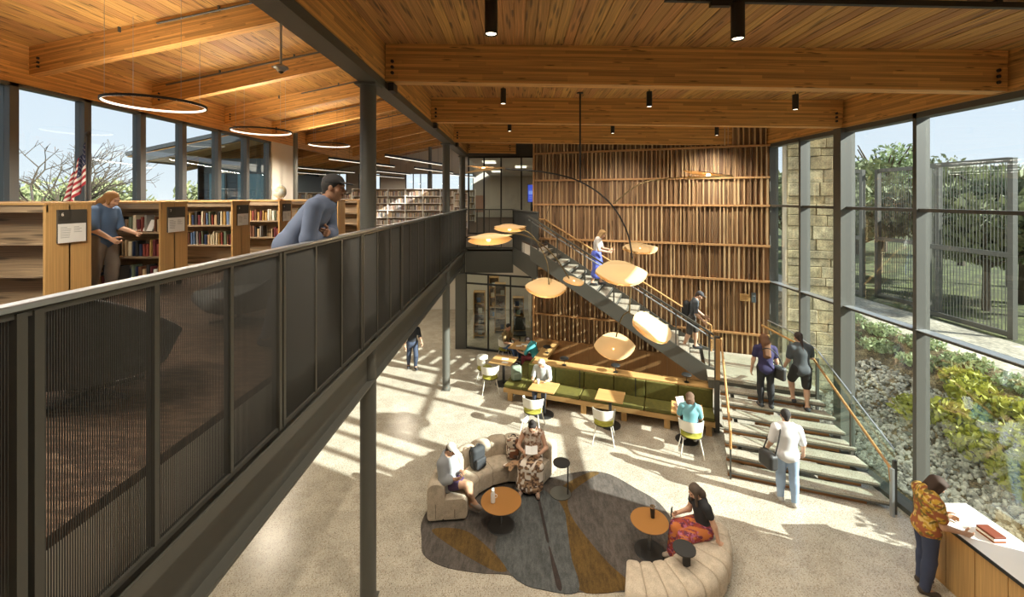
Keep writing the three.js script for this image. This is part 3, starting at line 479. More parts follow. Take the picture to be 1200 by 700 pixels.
// cushion swept round an arc, puffed between its seams; profile in (radius, height)
function roundedProfile(r0, r1, y0, y1, c, n = 5) {
  const p = []; for (const [cx, cy, a] of [[r1 - c, y1 - c, 0], [r0 + c, y1 - c, 90], [r0 + c * 0.4, y0 + c * 0.4, 180], [r1 - c * 0.4, y0 + c * 0.4, 270]]) for (let i = 0; i <= n; i++) { const t = (a + 90 * i / n) * Math.PI / 180, k = a >= 180 ? c * 0.4 : c; p.push([cx + k * Math.cos(t), cy + k * Math.sin(t)]); } return p;
}
function arcCushion(cx, cz, f0, f1, prof, puff = 0.035, n = 12) {
  const mr = prof.reduce((s, q) => s + q[0], 0) / prof.length, my = prof.reduce((s, q) => s + q[1], 0) / prof.length, P = prof.length, pos = [], idx = [], ring = (t, k) => { const f = (f0 + (f1 - f0) * t) * Math.PI / 180; for (const [r, y] of prof) { const rr = mr + (r - mr) * k, yy = y < my ? y : my + (y - my) * k; pos.push(cx + rr * Math.cos(f), yy, cz - rr * Math.sin(f)); } };
  const ts = []; for (let i = 0; i <= n; i++) ts.push(0.004 + 0.992 * (0.5 - 0.5 * Math.cos(Math.PI * i / n)));
  ring(ts[0], 0.02); for (const t of ts) ring(t, 1 - puff * 3.2 * Math.pow(Math.abs(2 * t - 1), 5) * (1)); ring(ts[n], 0.02);
  const rows = n + 3; for (let i = 0; i < rows - 1; i++) for (let j = 0; j < P; j++) { const a = i * P + j, b = i * P + (j + 1) % P, c = a + P, d = b + P; idx.push(a, b, c, b, d, c); }
  const g = new THREE.BufferGeometry(); g.setAttribute('position', new THREE.Float32BufferAttribute(pos, 3)); g.setIndex(idx); g.computeVertexNormals(); if (f1 < f0) 0; return uvm(g, 0, 1.5, 1.5);
}
{ const t = thing('curved_sofa', 'curved beige channel-tufted sofa wrapping round the copper table', 'sofa'), cx = -0.03, cz = -7.66;
  const back = roundedProfile(1.26, 1.57, 0.06, 0.72, 0.13), seat = roundedProfile(0.86, 1.3, 0.06, 0.42, 0.09), n = 9, a0 = 56, a1 = 186;
  for (let i = 0; i < n; i++) { const f0 = a0 + (a1 - a0) * i / n, f1 = a0 + (a1 - a0) * (i + 1) / n; part(t, 'back_cushion', arcCushion(cx, cz, f0, f1, back), M.sofa); }
  for (let i = 0; i < 6; i++) { const f0 = a0 + (a1 - a0) * i / 6, f1 = a0 + (a1 - a0) * (i + 1) / 6; part(t, 'seat_cushion', arcCushion(cx, cz, f0, f1, seat, 0.025), M.sofa); }
  part(t, 'plinth', arcCushion(cx, cz, a0 + 1, a1 - 1, roundedProfile(0.94, 1.5, 0.013, 0.08, 0.01, 1), 0, 30), M.dark); }
{ const t = thing('curved_sofa', 'curved backless beige channel-tufted bench seat with a small black table on it', 'sofa'), cx = 1.9, cz = -7.22, prof = roundedProfile(0.9, 1.56, 0.06, 0.44, 0.14), n = 9, a0 = -107, a1 = -8;
  for (let i = 0; i < n; i++) part(t, 'seat_cushion', arcCushion(cx, cz, a0 + (a1 - a0) * i / n, a0 + (a1 - a0) * (i + 1) / n, prof, 0.035), M.sofa);
  part(t, 'plinth', arcCushion(cx, cz, a0 + 1, a1 - 1, roundedProfile(0.98, 1.48, 0.013, 0.08, 0.01, 1), 0, 30), M.dark); }
{ const t = thing('area_rug', 'large organic-shaped rug in grey brown, slate and ochre under the lounge seats', 'rug'); const sm = (pts) => { const c = new THREE.CatmullRomCurve3(pts.map(([x, z]) => V(x, 0, z)), true, 'catmullrom', 0.5); return c.getPoints(90).slice(0, -1).map((p) => [p.x, p.z]); };
  const piece = (n, pts, h, m) => part(t, n, metreUV(poly(sm(pts), h, 0.001), 1), m);
  piece('pile_field', [[-1.69, -7.57], [-1.61, -7.19], [-1.50, -6.86], [-1.14, -6.64], [-0.60, -6.53], [-0.10, -6.49], [0.18, -6.32], [0.55, -6.23], [1.04, -6.21], [1.64, -6.22], [2.00, -6.28], [2.64, -6.80], [2.77, -7.41], [2.67, -8.03], [2.34, -8.43], [1.93, -8.85], [1.50, -8.96], [1.05, -8.87], [0.59, -8.74], [-0.11, -8.82], [-0.95, -8.46], [-1.54, -8.03]], 0.010, M.rugBase);
  piece('slate_patch', [[-0.32, -7.28], [-0.35, -6.96], [-0.14, -6.57], [0.05, -6.37], [0.32, -6.26], [0.89, -6.22], [0.86, -6.85], [0.87, -7.47], [0.86, -7.82], [0.70, -8.17], [0.40, -8.43], [-0.10, -8.38], [-0.28, -7.81]], 0.0125, M.rugBlue);
  piece('ochre_patch', [[-1.47, -7.35], [-1.13, -7.41], [-0.79, -7.29], [-0.38, -6.89], [-0.16, -6.58], [-0.31, -6.55], [-0.52, -6.65], [-1.00, -6.96]], 0.0115, M.rugOchre);
  piece('ochre_patch', [[0.77, -8.17], [0.86, -7.83], [0.87, -7.35], [0.87, -6.85], [0.92, -6.23], [1.63, -6.25], [1.66, -6.39], [1.44, -6.69], [1.18, -7.19], [0.99, -7.65], [0.95, -8.03], [1.06, -8.31], [1.46, -8.69], [1.71, -8.89], [1.50, -8.91], [1.07, -8.63], [0.82, -8.38]], 0.0118, M.rugOchre);
  piece('dark_line', [[0.36, -8.4], [0.40, -8.4], [0.48, -7.7], [0.53, -7.15], [0.49, -7.15], [0.43, -7.7]], 0.0135, M.rugLine); piece('dark_line', [[0.52, -6.95], [0.55, -6.95], [0.66, -6.3], [0.58, -6.3]], 0.0135, M.rugLine); }
function pedestal(name, label, x, z, r, h, rb, top, group, stemR = 0.022) {
  const t = thing(name, label, 'table', [x, 0.012, z], 0, group);
  part(t, 'table_top', new THREE.LatheGeometry([[0, h - 0.025], [r - 0.02, h - 0.025], [r, h - 0.008], [r - 0.004, h], [0, h]].map((p) => new THREE.Vector2(...p)), 56), top);
  part(t, 'stem', cyl(stemR, stemR, h - 0.03, 0, (h - 0.03) / 2, 0, 16), stemR > 0.03 ? M.dark : M.chrome); part(t, 'base', new THREE.LatheGeometry([[0, 0], [rb, 0], [rb, 0.008], [rb * 0.9, 0.016], [0, 0.018]].map((p) => new THREE.Vector2(...p)), 44), M.dark); return t;
}
pedestal('round_table', 'round copper brown coffee table with a white bottle on it', -0.28, -7.47, 0.355, 0.44, 0.24, M.copperTop);
pedestal('round_table', 'round copper brown side table with a dark tumbler on it', 2.15, -6.93, 0.3, 0.5, 0.24, M.copperTop, null, 0.03);
{ const t = thing('drink_table', 'small round black side table on a thin stem at the end of the sofa', 'table', [0.86, 0.014, -8.27]); part(t, 'table_top', disc(0.165, 0.018, 0, 0.6, 0), M.dark); part(t, 'stem', rod([0.12, 0.01, 0.03], [0.12, 0.6, 0.03], 0.014), M.dark); part(t, 'base', disc(0.2, 0.012, -0.02, 0.006, 0), M.steelLight);
  const u = thing('drink_table', 'small round black table set into the curved bench', 'table', [2.43, 0.43, -6.2]); part(u, 'table_top', disc(0.16, 0.018, 0, 0.22, 0), M.dark); part(u, 'stem', box(0.1, 0.21, 0.05, 0.02, 0.1, 0.03), M.dark); }
{ const t = thing('water_bottle', 'white bottle with a loop lid standing on the round copper coffee table', 'bottle', [-0.42, 0.452, -7.42]); part(t, 'body', new THREE.LatheGeometry([[0, 0], [0.036, 0], [0.038, 0.01], [0.038, 0.15], [0.026, 0.175], [0.024, 0.185], [0, 0.185]].map((p) => new THREE.Vector2(...p)), 24), M.white); part(t, 'lid', [cyl(0.026, 0.026, 0.03, 0, 0.2, 0, 16), new THREE.TorusGeometry(0.022, 0.005, 8, 16).translate(0, 0.225, 0)], M.white); part(t, 'handle', new THREE.TorusGeometry(0.03, 0.006, 8, 14, 3.6).rotateZ(-1.8).translate(0.042, 0.11, 0), M.white);
  const u = thing('tumbler', 'dark tumbler with a steel lid on the round side table', 'cup', [2.22, 0.512, -6.99]); part(u, 'body', new THREE.LatheGeometry([[0, 0], [0.03, 0], [0.042, 0.16], [0.04, 0.165], [0, 0.165]].map((p) => new THREE.Vector2(...p)), 24), M.black); part(u, 'lid', cyl(0.043, 0.043, 0.02, 0, 0.172, 0, 24), M.chrome); }
// ================================================================ cafe corner
mat('green', { map: clothT, color: lin(0.13, 0.116, 0.017), roughness: 0.75 });
mat('greenLight', { map: clothT, color: lin(0.36, 0.33, 0.04), roughness: 0.8 });
mat('shell', { color: lin(0.74, 0.70, 0.60), roughness: 0.45 });
{ const t = thing('corner_bench', 'L-shaped timber banquette with olive green cushions', 'bench', SP(), -TH); const Y0 = 0.26;
  const base = (x0, x1, z0, z1) => part(t, 'bench_frame', uvm(boxMM(x0, x1, 0.24, 0.36, z0, z1), x1 - x0 > z1 - z0 ? 0 : 2), M.oak);
  base(-0.13, 5.34, 1.95, 2.5); base(-0.13, 0.42, 0.1, 1.95);
  for (const [x, z] of [[0.05, 2.42], [1.05, 2.42], [2.15, 2.42], [3.2, 2.42], [4.25, 2.42], [5.2, 2.42], [0.0, 1.2], [0.0, 0.2]]) part(t, 'leg', uvm(box(0.14, 0.24, 0.08, x, 0.12, z), 1), M.oak);
  for (let i = 0; i < 6; i++) { const w = 4.92 / 6, x = 0.42 + i * w; part(t, 'seat_cushion', uvm(rbox(w - 0.012, 0.11, 0.55, 0.03, x + w / 2, 0.415, 2.22, 3), 0, 1.5, 1.5), M.green); part(t, 'back_cushion', uvm(rbox(w - 0.012, 0.46, 0.1, 0.03, x + w / 2, 0.68, 1.9, 3), 0, 1.5, 1.5), M.green); }
  for (let i = 0; i < 3; i++) { const w = 2.38 / 3, z = 0.12 + i * w; part(t, 'seat_cushion', uvm(rbox(0.54, 0.11, w - 0.012, 0.03, 0.145, 0.415, z + w / 2, 3), 0, 1.5, 1.5), M.green); }
  part(t, 'back_cushion', uvm(rbox(0.1, 0.46, 1.7, 0.03, 0.46, 0.68, 0.98, 3), 0, 1.5, 1.5), M.green);
  part(t, 'ledge', uvm(boxMM(0.52, 5.34, 0.90, 0.94, 1.5, 1.9), 0), M.oak); part(t, 'ledge', uvm(boxMM(0.45, 0.85, 0.9, 0.94, 0.1, 1.5), 2), M.oak);
  part(t, 'back_panel', uvm(boxMM(0.52, 5.34, 0.0, 0.9, 1.78, 1.84), 0), M.oakDark); part(t, 'back_panel', uvm(boxMM(0.52, 0.56, 0.0, 0.9, 0.1, 1.8), 2), M.oakDark);
  for (const x of [1.95, 3.45]) part(t, 'divider_rod', rod([x, 0.46, 2.0], [x, 0.95, 1.97], 0.012), M.black); }
[[0.72, 1.0, 'beside the short arm of the banquette'], [1.45, 1.75, 'on the ledge behind the table with the paper cup'], [2.9, 1.75, 'on the ledge behind the empty sunny table'], [4.72, 1.75, 'on the ledge behind the reading girl']].forEach(([x, z, w]) => {
  const t = thing('reading_lamp', 'small black disc reading lamp ' + w, 'lamp', SP(x, 0.94, z), -TH); part(t, 'base', disc(0.06, 0.012, 0, 0.006, 0, 24), M.black); part(t, 'stem', rod([0, 0.01, 0], [0, 0.2, 0], 0.008), M.black); part(t, 'shade', new THREE.LatheGeometry([[0.01, 0.2], [0.1, 0.17], [0.13, 0.19], [0.12, 0.215], [0, 0.225]].map((p) => new THREE.Vector2(...p)), 28), M.black); });
function cafeTable(x, z, label, m, w = 0.7, d = 0.62) {
  const t = thing('cafe_table', label, 'table', SP(x, 0, z), -TH, undefined);
  part(t, 'table_top', uvm(rbox(w, 0.035, d, 0.008, 0, 0.735, 0), 0), m); part(t, 'stem', box(0.07, 0.7, 0.04, 0, 0.37, 0), M.dark); part(t, 'base', disc(0.26, 0.015, 0, 0.0075, 0, 36), M.dark); part(t, 'top_bracket', box(0.4, 0.02, 0.3, 0, 0.708, 0), M.dark); return t;
}
cafeTable(-0.43, 0.12, 'square brown cafe table with papers beside the glass partition', M.oak, 0.74, 0.7);
cafeTable(-0.53, 1.5, 'square brown cafe table between the partition table and the bench end', M.oak, 0.72, 0.7);
cafeTable(1.18, 2.86, 'pale oak cafe table in front of the white-haired person', M.oak);
cafeTable(2.9, 2.78, 'pale oak cafe table in the sun with nobody at it', M.oak, 0.68, 0.62);
cafeTable(4.7, 2.82, 'pale oak cafe table where the girl in teal reads', M.oak);
const shellG = (() => { // band that wraps the sitter's back
  const n = 24, pos = [], idx = []; for (let i = 0; i <= n; i++) { const a = (-105 + 210 * i / n) * Math.PI / 180, e = Math.pow(Math.abs(2 * i / n - 1), 3), y0 = 0.56 + 0.05 * e, y1 = 0.79 - 0.06 * e; for (const [r, y] of [[0.255, y0], [0.275, y1], [0.255, y1 + 0.004], [0.235, y0]]) pos.push(Math.sin(a) * r, y, Math.cos(a) * r * 0.92 + 0.0); }
  for (let i = 0; i < n; i++) for (let j = 0; j < 4; j++) { const a = i * 4 + j, b = i * 4 + (j + 1) % 4; idx.push(a, b, a + 4, b, b + 4, a + 4); } const k = n * 4; idx.push(0, 2, 1, 0, 3, 2, k, k + 1, k + 2, k, k + 2, k + 3);
  const g = new THREE.BufferGeometry(); g.setAttribute('position', new THREE.Float32BufferAttribute(pos, 3)); g.setIndex(idx); g.computeVertexNormals(); return g; })();
function cafeChair(p, turn, label) { // faces local -z
  const t = thing('shell_chair', label, 'chair', p, turn, undefined);
  part(t, 'backrest', shellG, M.shell); part(t, 'seat', uvm(new THREE.LatheGeometry([[0, 0.41], [0.2, 0.41], [0.235, 0.43], [0.23, 0.455], [0.15, 0.465], [0, 0.46]].map((q) => new THREE.Vector2(...q)), 30), 0, 2, 2), M.greenLight);
  part(t, 'seat_shell', new THREE.LatheGeometry([[0, 0.385], [0.17, 0.388], [0.235, 0.41], [0.2, 0.412], [0, 0.412]].map((q) => new THREE.Vector2(...q)), 30), M.dark);
  for (const s of [-1, 1]) { part(t, 'leg', rod([s * 0.17, 0.4, 0.14], [s * 0.25, 0, 0.25], 0.013, 0.013), M.shell); part(t, 'leg', rod([s * 0.17, 0.4, -0.14], [s * 0.24, 0, -0.24], 0.013, 0.013), M.shell); part(t, 'arm_strut', rod([s * 0.22, 0.42, 0.05], [s * 0.245, 0.6, 0.03], 0.01), M.shell); } return t;
}
cafeChair(SP(-0.72, 0, 2.1), -TH + 0.5, 'white shell chair with a yellow green seat at the corner of the brown cafe table');
cafeChair(SP(-1.15, 0, 1.55), -TH - 1.3, 'white shell chair facing the bench at the brown cafe table');
cafeChair(SP(1.1, 0, 3.55), -TH, 'white shell chair with a clear bag beside it, across from the white-haired person');
cafeChair(SP(2.85, 0, 3.5), -TH + 0.1, 'empty white shell chair at the sunny table');
cafeChair([3.92, 0, -9.62], -TH + 0.1, 'white shell chair the girl in teal sits on');
cafeChair([-0.42, 0, -15.02], -1.2, 'white shell chair in front of the glass partition');
for (const [x, z, a, w] of [[-0.5, 0.2, 0.3, 'larger sheet of paper on the brown table by the partition'], [-0.38, 0.0, 0.2, 'small paper at the far side of the brown table by the partition'], [-0.5, 1.45, 0.2, 'pale slip standing for a sun patch on the brown table by the bench end'], [-0.4, 1.7, 0.1, 'pale slip standing for a sun patch near the edge of the brown table by the bench end']]) { const o = solo('paper_and_sun_patch', box(0.2, 0.004, 0.14, 0, 0.756, 0), M.paper, w, 'paper'); o.position.set(...SP(x, 0, z)); o.rotation.y = -TH + a; }  // both slips on the bench-end table stand for patches of sun
function cup(p, label) { const t = thing('paper_cup', label, 'cup', p); part(t, 'body', new THREE.LatheGeometry([[0, 0], [0.028, 0], [0.038, 0.1], [0, 0.1]].map((q) => new THREE.Vector2(...q)), 20), M.white); part(t, 'lid', cyl(0.036, 0.04, 0.015, 0, 0.107, 0, 20), M.white); return t; }
cup(SP(0.98, 0.753, 2.75), 'white paper cup on the table of the white-haired person'); cup(SP(-0.2, 0.753, 0.2), 'white paper cup on the brown table by the partition');
function backpack(p, turn, c1, label, pat) { const t = thing('backpack', label, 'bag', p, turn), m = new THREE.MeshStandardMaterial({ color: c1, roughness: 0.8 }); if (pat) m.map = pat; part(t, 'body', uvm(rbox(0.3, 0.42, 0.17, 0.07, 0, 0.21, 0, 4), 0, 2.2, 2.2), m); part(t, 'pocket', uvm(rbox(0.24, 0.2, 0.07, 0.03, 0, 0.13, 0.1, 3), 0, 2.2, 2.2), m); part(t, 'handle', new THREE.TorusGeometry(0.05, 0.01, 8, 16, Math.PI).translate(0, 0.415, 0), M.dark); for (const s of [-1, 1]) part(t, 'strap', tube([[s * 0.09, 0.39, -0.08], [s * 0.1, 0.3, -0.13], [s * 0.1, 0.08, -0.1]], 0.014, 12, 6), M.dark); return t; }
backpack(SP(0.12, 0.47, 2.12), 0.3, lin(0.22, 0.27, 0.2), 'grey green backpack on the corner of the olive bench');
const floral = tex(128, 128, (u, v) => { const a = vnoise(u * 7, v * 7, 7, 7, 21), b = vnoise(u * 11, v * 11, 11, 11, 22); return a > 0.62 ? [0.5, 0.33, 0.22] : b > 0.66 ? [0.35, 0.3, 0.28] : [0.86, 0.82, 0.76]; });
backpack([-0.08, 0.415, -8.78], 0.05, lin(0.9, 0.86, 0.8), 'white patterned backpack standing on the sofa seat', floral);
backpack([-0.78, 0.415, -8.44], 0.75, lin(0.03, 0.032, 0.035), 'black backpack leaning on the curved sofa behind the seated person in the cap');
{ const g = solo('plastic_bag', uvm(new THREE.IcosahedronGeometry(0.14, 3).scale(0.9, 1.05, 0.8), 0), M.white, 'pale carrier bag on the floor beside the shell chair', 'bag'); const p = g.geometry.attributes.position; for (let i = 0; i < p.count; i++) { const x = p.getX(i), y = p.getY(i), z = p.getZ(i), k = 1 + 0.25 * (vnoise(x * 18 + 40, y * 18 + z * 9 + 40, 999, 999, 3) - 0.5); p.setXYZ(i, x * k, Math.max(0, y + 0.12) * k, z * k); } g.geometry.computeVertexNormals(); g.position.set(...SP(0.82, 0, 3.4)); }
// ================================================================ counter by the windows
{ const t = thing('service_counter', 'white topped counter with pale timber front beside the windows', 'counter', [6.3, 0, -6.7]); part(t, 'front', uvm(boxMM(0.03, 0.74, 0, 0.9, 0.02, 3.2), 1), M.oak); for (let i = 0; i < 8; i++) part(t, 'front_board', uvm(boxMM(0.015, 0.03, 0.06, 0.9, 0.02 + i * 0.4, 0.41 + i * 0.4), 1), M.oak); part(t, 'worktop', rbox(0.78, 0.03, 3.25, 0.008, 0.38, 0.925, 1.6), M.white); part(t, 'edge_band', boxMM(-0.015, 0.0, 0.895, 0.94, -0.02, 3.2), M.black);
  const b = thing('book_stack', 'small stack of books on the white counter', 'books', [6.72, 0.94, -6.05]); [['#8a4b22', 0], ['#e8e4da', 1], ['#7a3a20', 2]].forEach(([c, i]) => part(b, 'book', rbox(0.17, 0.028, 0.24, 0.004, R(-0.01, 0.01), 0.014 + i * 0.029, 0), new THREE.MeshStandardMaterial({ color: c, roughness: 0.6 })));
  solo('pamphlet', box(0.3, 0.006, 0.22, 6.62, 0.944, -6.38), M.paper, 'open white pamphlet on the counter under the hands of the person in yellow', 'paper'); }
// ================================================================ chandelier
M.veneer = new THREE.MeshPhysicalMaterial({ color: lin(0.78, 0.57, 0.29), roughness: 0.8, transmission: 0.18, thickness: 0, side: THREE.DoubleSide });
mat('bulb', { color: lin(1, 0.9, 0.7), emissive: lin(1, 0.78, 0.42), emissiveIntensity: 6 });
mat('ledWarm', { color: lin(1, 0.95, 0.85), emissive: lin(1, 0.9, 0.74), emissiveIntensity: 1.6 });
mat('brass', { color: lin(0.22, 0.16, 0.075), roughness: 0.4, metalness: 0.8 });
function leafShell(L, B, dish, n = 20, k = 8) { // leaf-shaped dished shell
  const pos = [], idx = []; for (let i = 0; i <= n; i++) for (let j = 0; j <= k; j++) { const u = -1 + 2 * i / n, v = -1 + 2 * j / k, w = B * Math.pow(Math.max(0, 1 - u * u), 0.78); pos.push(u * L, dish * ((v * w / B) ** 2 * 0.8 + u * u * 0.35), v * w); }
  for (let i = 0; i < n; i++) for (let j = 0; j < k; j++) { const a = i * (k + 1) + j, b = a + 1, c = a + k + 1, d = c + 1; idx.push(a, b, c, b, d, c); }
  const g = new THREE.BufferGeometry(); g.setAttribute('position', new THREE.Float32BufferAttribute(pos, 3)); g.setIndex(idx); g.computeVertexNormals();
  const h = g.clone(); const p = h.attributes.position; for (let i = 0; i < p.count; i++) p.setY(i, p.getY(i) + 0.006); return merge([g, h]);
}
const shU = leafShell(0.5, 0.36, -0.05), shL = leafShell(0.5, 0.36, 0.05);
{ const t = thing('chandelier', 'mobile chandelier of leaf-shaped veneer shades on curved arms hanging in the hall', 'chandelier');
  part(t, 'pole', rod([1.33, 8.04, -9], [1.33, 6.08, -9], 0.018), M.black); part(t, 'ceiling_plate', cyl(0.07, 0.07, 0.03, 1.33, 7.97, -9), M.black);
  part(t, 'arm', tube([[-0.25, 6.37, -9.15], [0.61, 6.29, -9.05], [1.33, 6.09, -9], [1.96, 5.64, -9], [2.32, 5.03, -9], [2.38, 4.5, -8.8]], 0.016, 60), M.black);
  part(t, 'arm', tube([[2.02, 5.62, -9], [2.59, 6.04, -9], [3.31, 6.17, -9], [4.0, 6.2, -9]], 0.013, 40), M.brass);
  part(t, 'arm', tube([[2.38, 4.5, -8.8], [2.28, 4.3, -8.6], [2.27, 4.2, -8.55], [2.24, 3.44, -8.5]], 0.014, 30), M.brass);
  part(t, 'arm', tube([[2.24, 3.5, -8.5], [2.12, 3.35, -8.6], [2.03, 2.9, -8.75]], 0.014, 20), M.brass); part(t, 'arm', rod([2.3, 4.38, -8.7], [2.62, 4.66, -9.15], 0.012), M.brass); part(t, 'arm', rod([2.24, 3.45, -8.5], [2.5, 3.34, -8.3], 0.012), M.brass);
  part(t, 'arm', tube([[-0.12, 5.12, -9.3], [0.25, 5.0, -9.2], [0.48, 4.72, -9.0], [0.62, 4.4, -8.8], [0.64, 4.0, -8.62]], 0.013, 36), M.brass); part(t, 'arm', tube([[-0.45, 4.95, -8.8], [0.0, 5.0, -8.9], [0.4, 4.85, -8.95], [0.8, 4.5, -9.0], [1.1, 4.05, -9.0]], 0.013, 36), M.brass);
  part(t, 'cable', rod([0.42, 4.78, -8.97], [0.9, 6.22, -9.02], 0.004, 0.004, 6), M.black);
  //  centre, length scale, yaw, roll (about z), pitch (about x), opening, light
  const lamps = [[-0.68, 6.38, -9.2, 0.88, 0, 0.04, 0.02, 0.2, 5], [4.03, 6.22, -9.0, 1.1, 0, -0.03, 0.02, 0.2, 5], [2.65, 4.66, -9.2, 0.8, 0.1, 0.0, 0.28, 0.1, 5], [2.05, 4.27, -8.4, 1.04, 0, -0.04, 0.5, 0.1, 6], [2.59, 3.26, -8.2, 1.0, 0.35, -0.3, 0.62, 0.12, 4], [2.01, 2.69, -8.8, 0.84, -0.1, 0.02, 0.75, 0.1, 5], [0.58, 3.94, -8.6, 0.84, 0, -0.04, 0.45, 0.12, 6], [1.19, 4.0, -9.0, 0.5, 0.3, -0.18, 0.35, 0.12, 3], [-0.56, 4.92, -8.8, 0.92, 0.15, 0.05, 0.16, 0.22, 6], [-0.15, 5.1, -9.3, 0.72, 0.2, 0.0, 0.2, 0.16, 5]];
  lamps.forEach(([x, y, z, s, yaw, roll, pitch, open, pw]) => {
    const m = new THREE.Matrix4().makeRotationFromEuler(new THREE.Euler(pitch, yaw, roll, 'YXZ')).scale(V(s, s, s)).setPosition(x, y, z);
    const flat = y > 6, hin = (q, a) => flat ? q.rotateZ(-a * 0.5).translate(0, a > 0 ? 0.05 : -0.05, 0) : q.translate(0, 0, 0.3).rotateX(-a * 0.6).translate(0, a > 0 ? 0.02 : -0.02, -0.3);
    const up = hin(shU.clone(), open).applyMatrix4(m), lo = hin(shL.clone(), -open).applyMatrix4(m);
    const sh = part(t, 'shade', up, M.veneer); part(sh, 'lower_leaf', lo, M.veneer); const gp = V(-0.04, 0.0, 0.1).applyMatrix4(m);
    part(t, 'bulb', sph(0.045 * Math.sqrt(s), gp.x, gp.y, gp.z, 14), M.bulb); const l = new THREE.PointLight(lin(1, 0.72, 0.38), pw * 0.17); l.position.copy(gp); l.castShadow = true; l.shadow.radius = 2; l.name = 'bulb_light'; t.add(l);
  }); }
// ================================================================ ceiling spots
mat('spotGlow', { color: lin(1, 0.9, 0.7), emissive: lin(1, 0.85, 0.6), emissiveIntensity: 5 });
function spot(x, y, z, label, s = 1, pw = 34, group, aim) {
  const t = thing('spotlight', label, 'spotlight', [x, y, z], 0, group), top = ceilY(x) - 0.03 - y;
  part(t, 'housing', new THREE.LatheGeometry([[0.05, -0.17], [0.068, -0.19], [0.07, -0.18], [0.07, 0.19], [0, 0.19]].map((p) => new THREE.Vector2(p[0] * s, p[1] * s)), 32), M.black); part(t, 'stem', rod([0, 0.19 * s, 0], [0, top, 0], 0.008), M.black); part(t, 'canopy', cyl(0.05, 0.05, 0.02, 0, top - 0.01, 0, 20), M.black);
  part(t, 'lens', cyl(0.055 * s, 0.055 * s, 0.012, 0, -0.172 * s, 0, 24), M.spotGlow);
  const l = new THREE.SpotLight(lin(1, 0.91, 0.76), pw, 0, 1.0, 0.9); l.position.set(0, -0.22 * s, 0); l.target.position.set(...(aim ?? [0, -5, 0])); l.castShadow = true; l.shadow.radius = 3; t.add(l, l.target); return t;
}
spot(-0.28, 7.7, -4.6, 'tall black cylinder spotlight hanging alone near the guard beam'); spot(2.38, 7.65, -4.6, 'tall black cylinder spotlight below the black track');
for (const [x, z] of [[-0.26, -8], [2.48, -8], [5.22, -8], [2.53, -11.3], [5.29, -11.3], [-0.2, -11.3]]) spot(x, ceilY(x) - 0.36, z, 'small black cylinder spotlight between the roof beams', 0.75, z < -10 ? 32 : 25, 'spotlights between the beams', z < -10 ? [0.5, -4.6, -1.9] : null);
for (const [x, z] of [[-0.2, -1.4], [2.5, -1.4], [5.2, -1.4], [0, 2.4], [4, 2.4]]) spot(x, 7.66, z, 'added unseen fill spotlight over the near end of the hall', 1, 24, 'spotlights over the near end');  // out-of-view spotlights added as fill for the shaded hall floor
{ const t = thing('light_track', 'black lighting track fixed below the board ceiling', 'track', [0, 0, 0]); part(t, 'rail', bar([1.6, ceilY(1.6) - 0.07, -4.62], [6.9, ceilY(6.9) - 0.07, -4.62], 0.05, 0.06), M.black); for (const x of [2.0, 3.6, 5.2, 6.6]) part(t, 'clip', box(0.06, 0.07, 0.06, x, ceilY(x) - 0.04, -4.62), M.black); part(t, 'adapter', box(0.22, 0.05, 0.06, 2.2, ceilY(2.2) - 0.12, -4.62), M.black); }
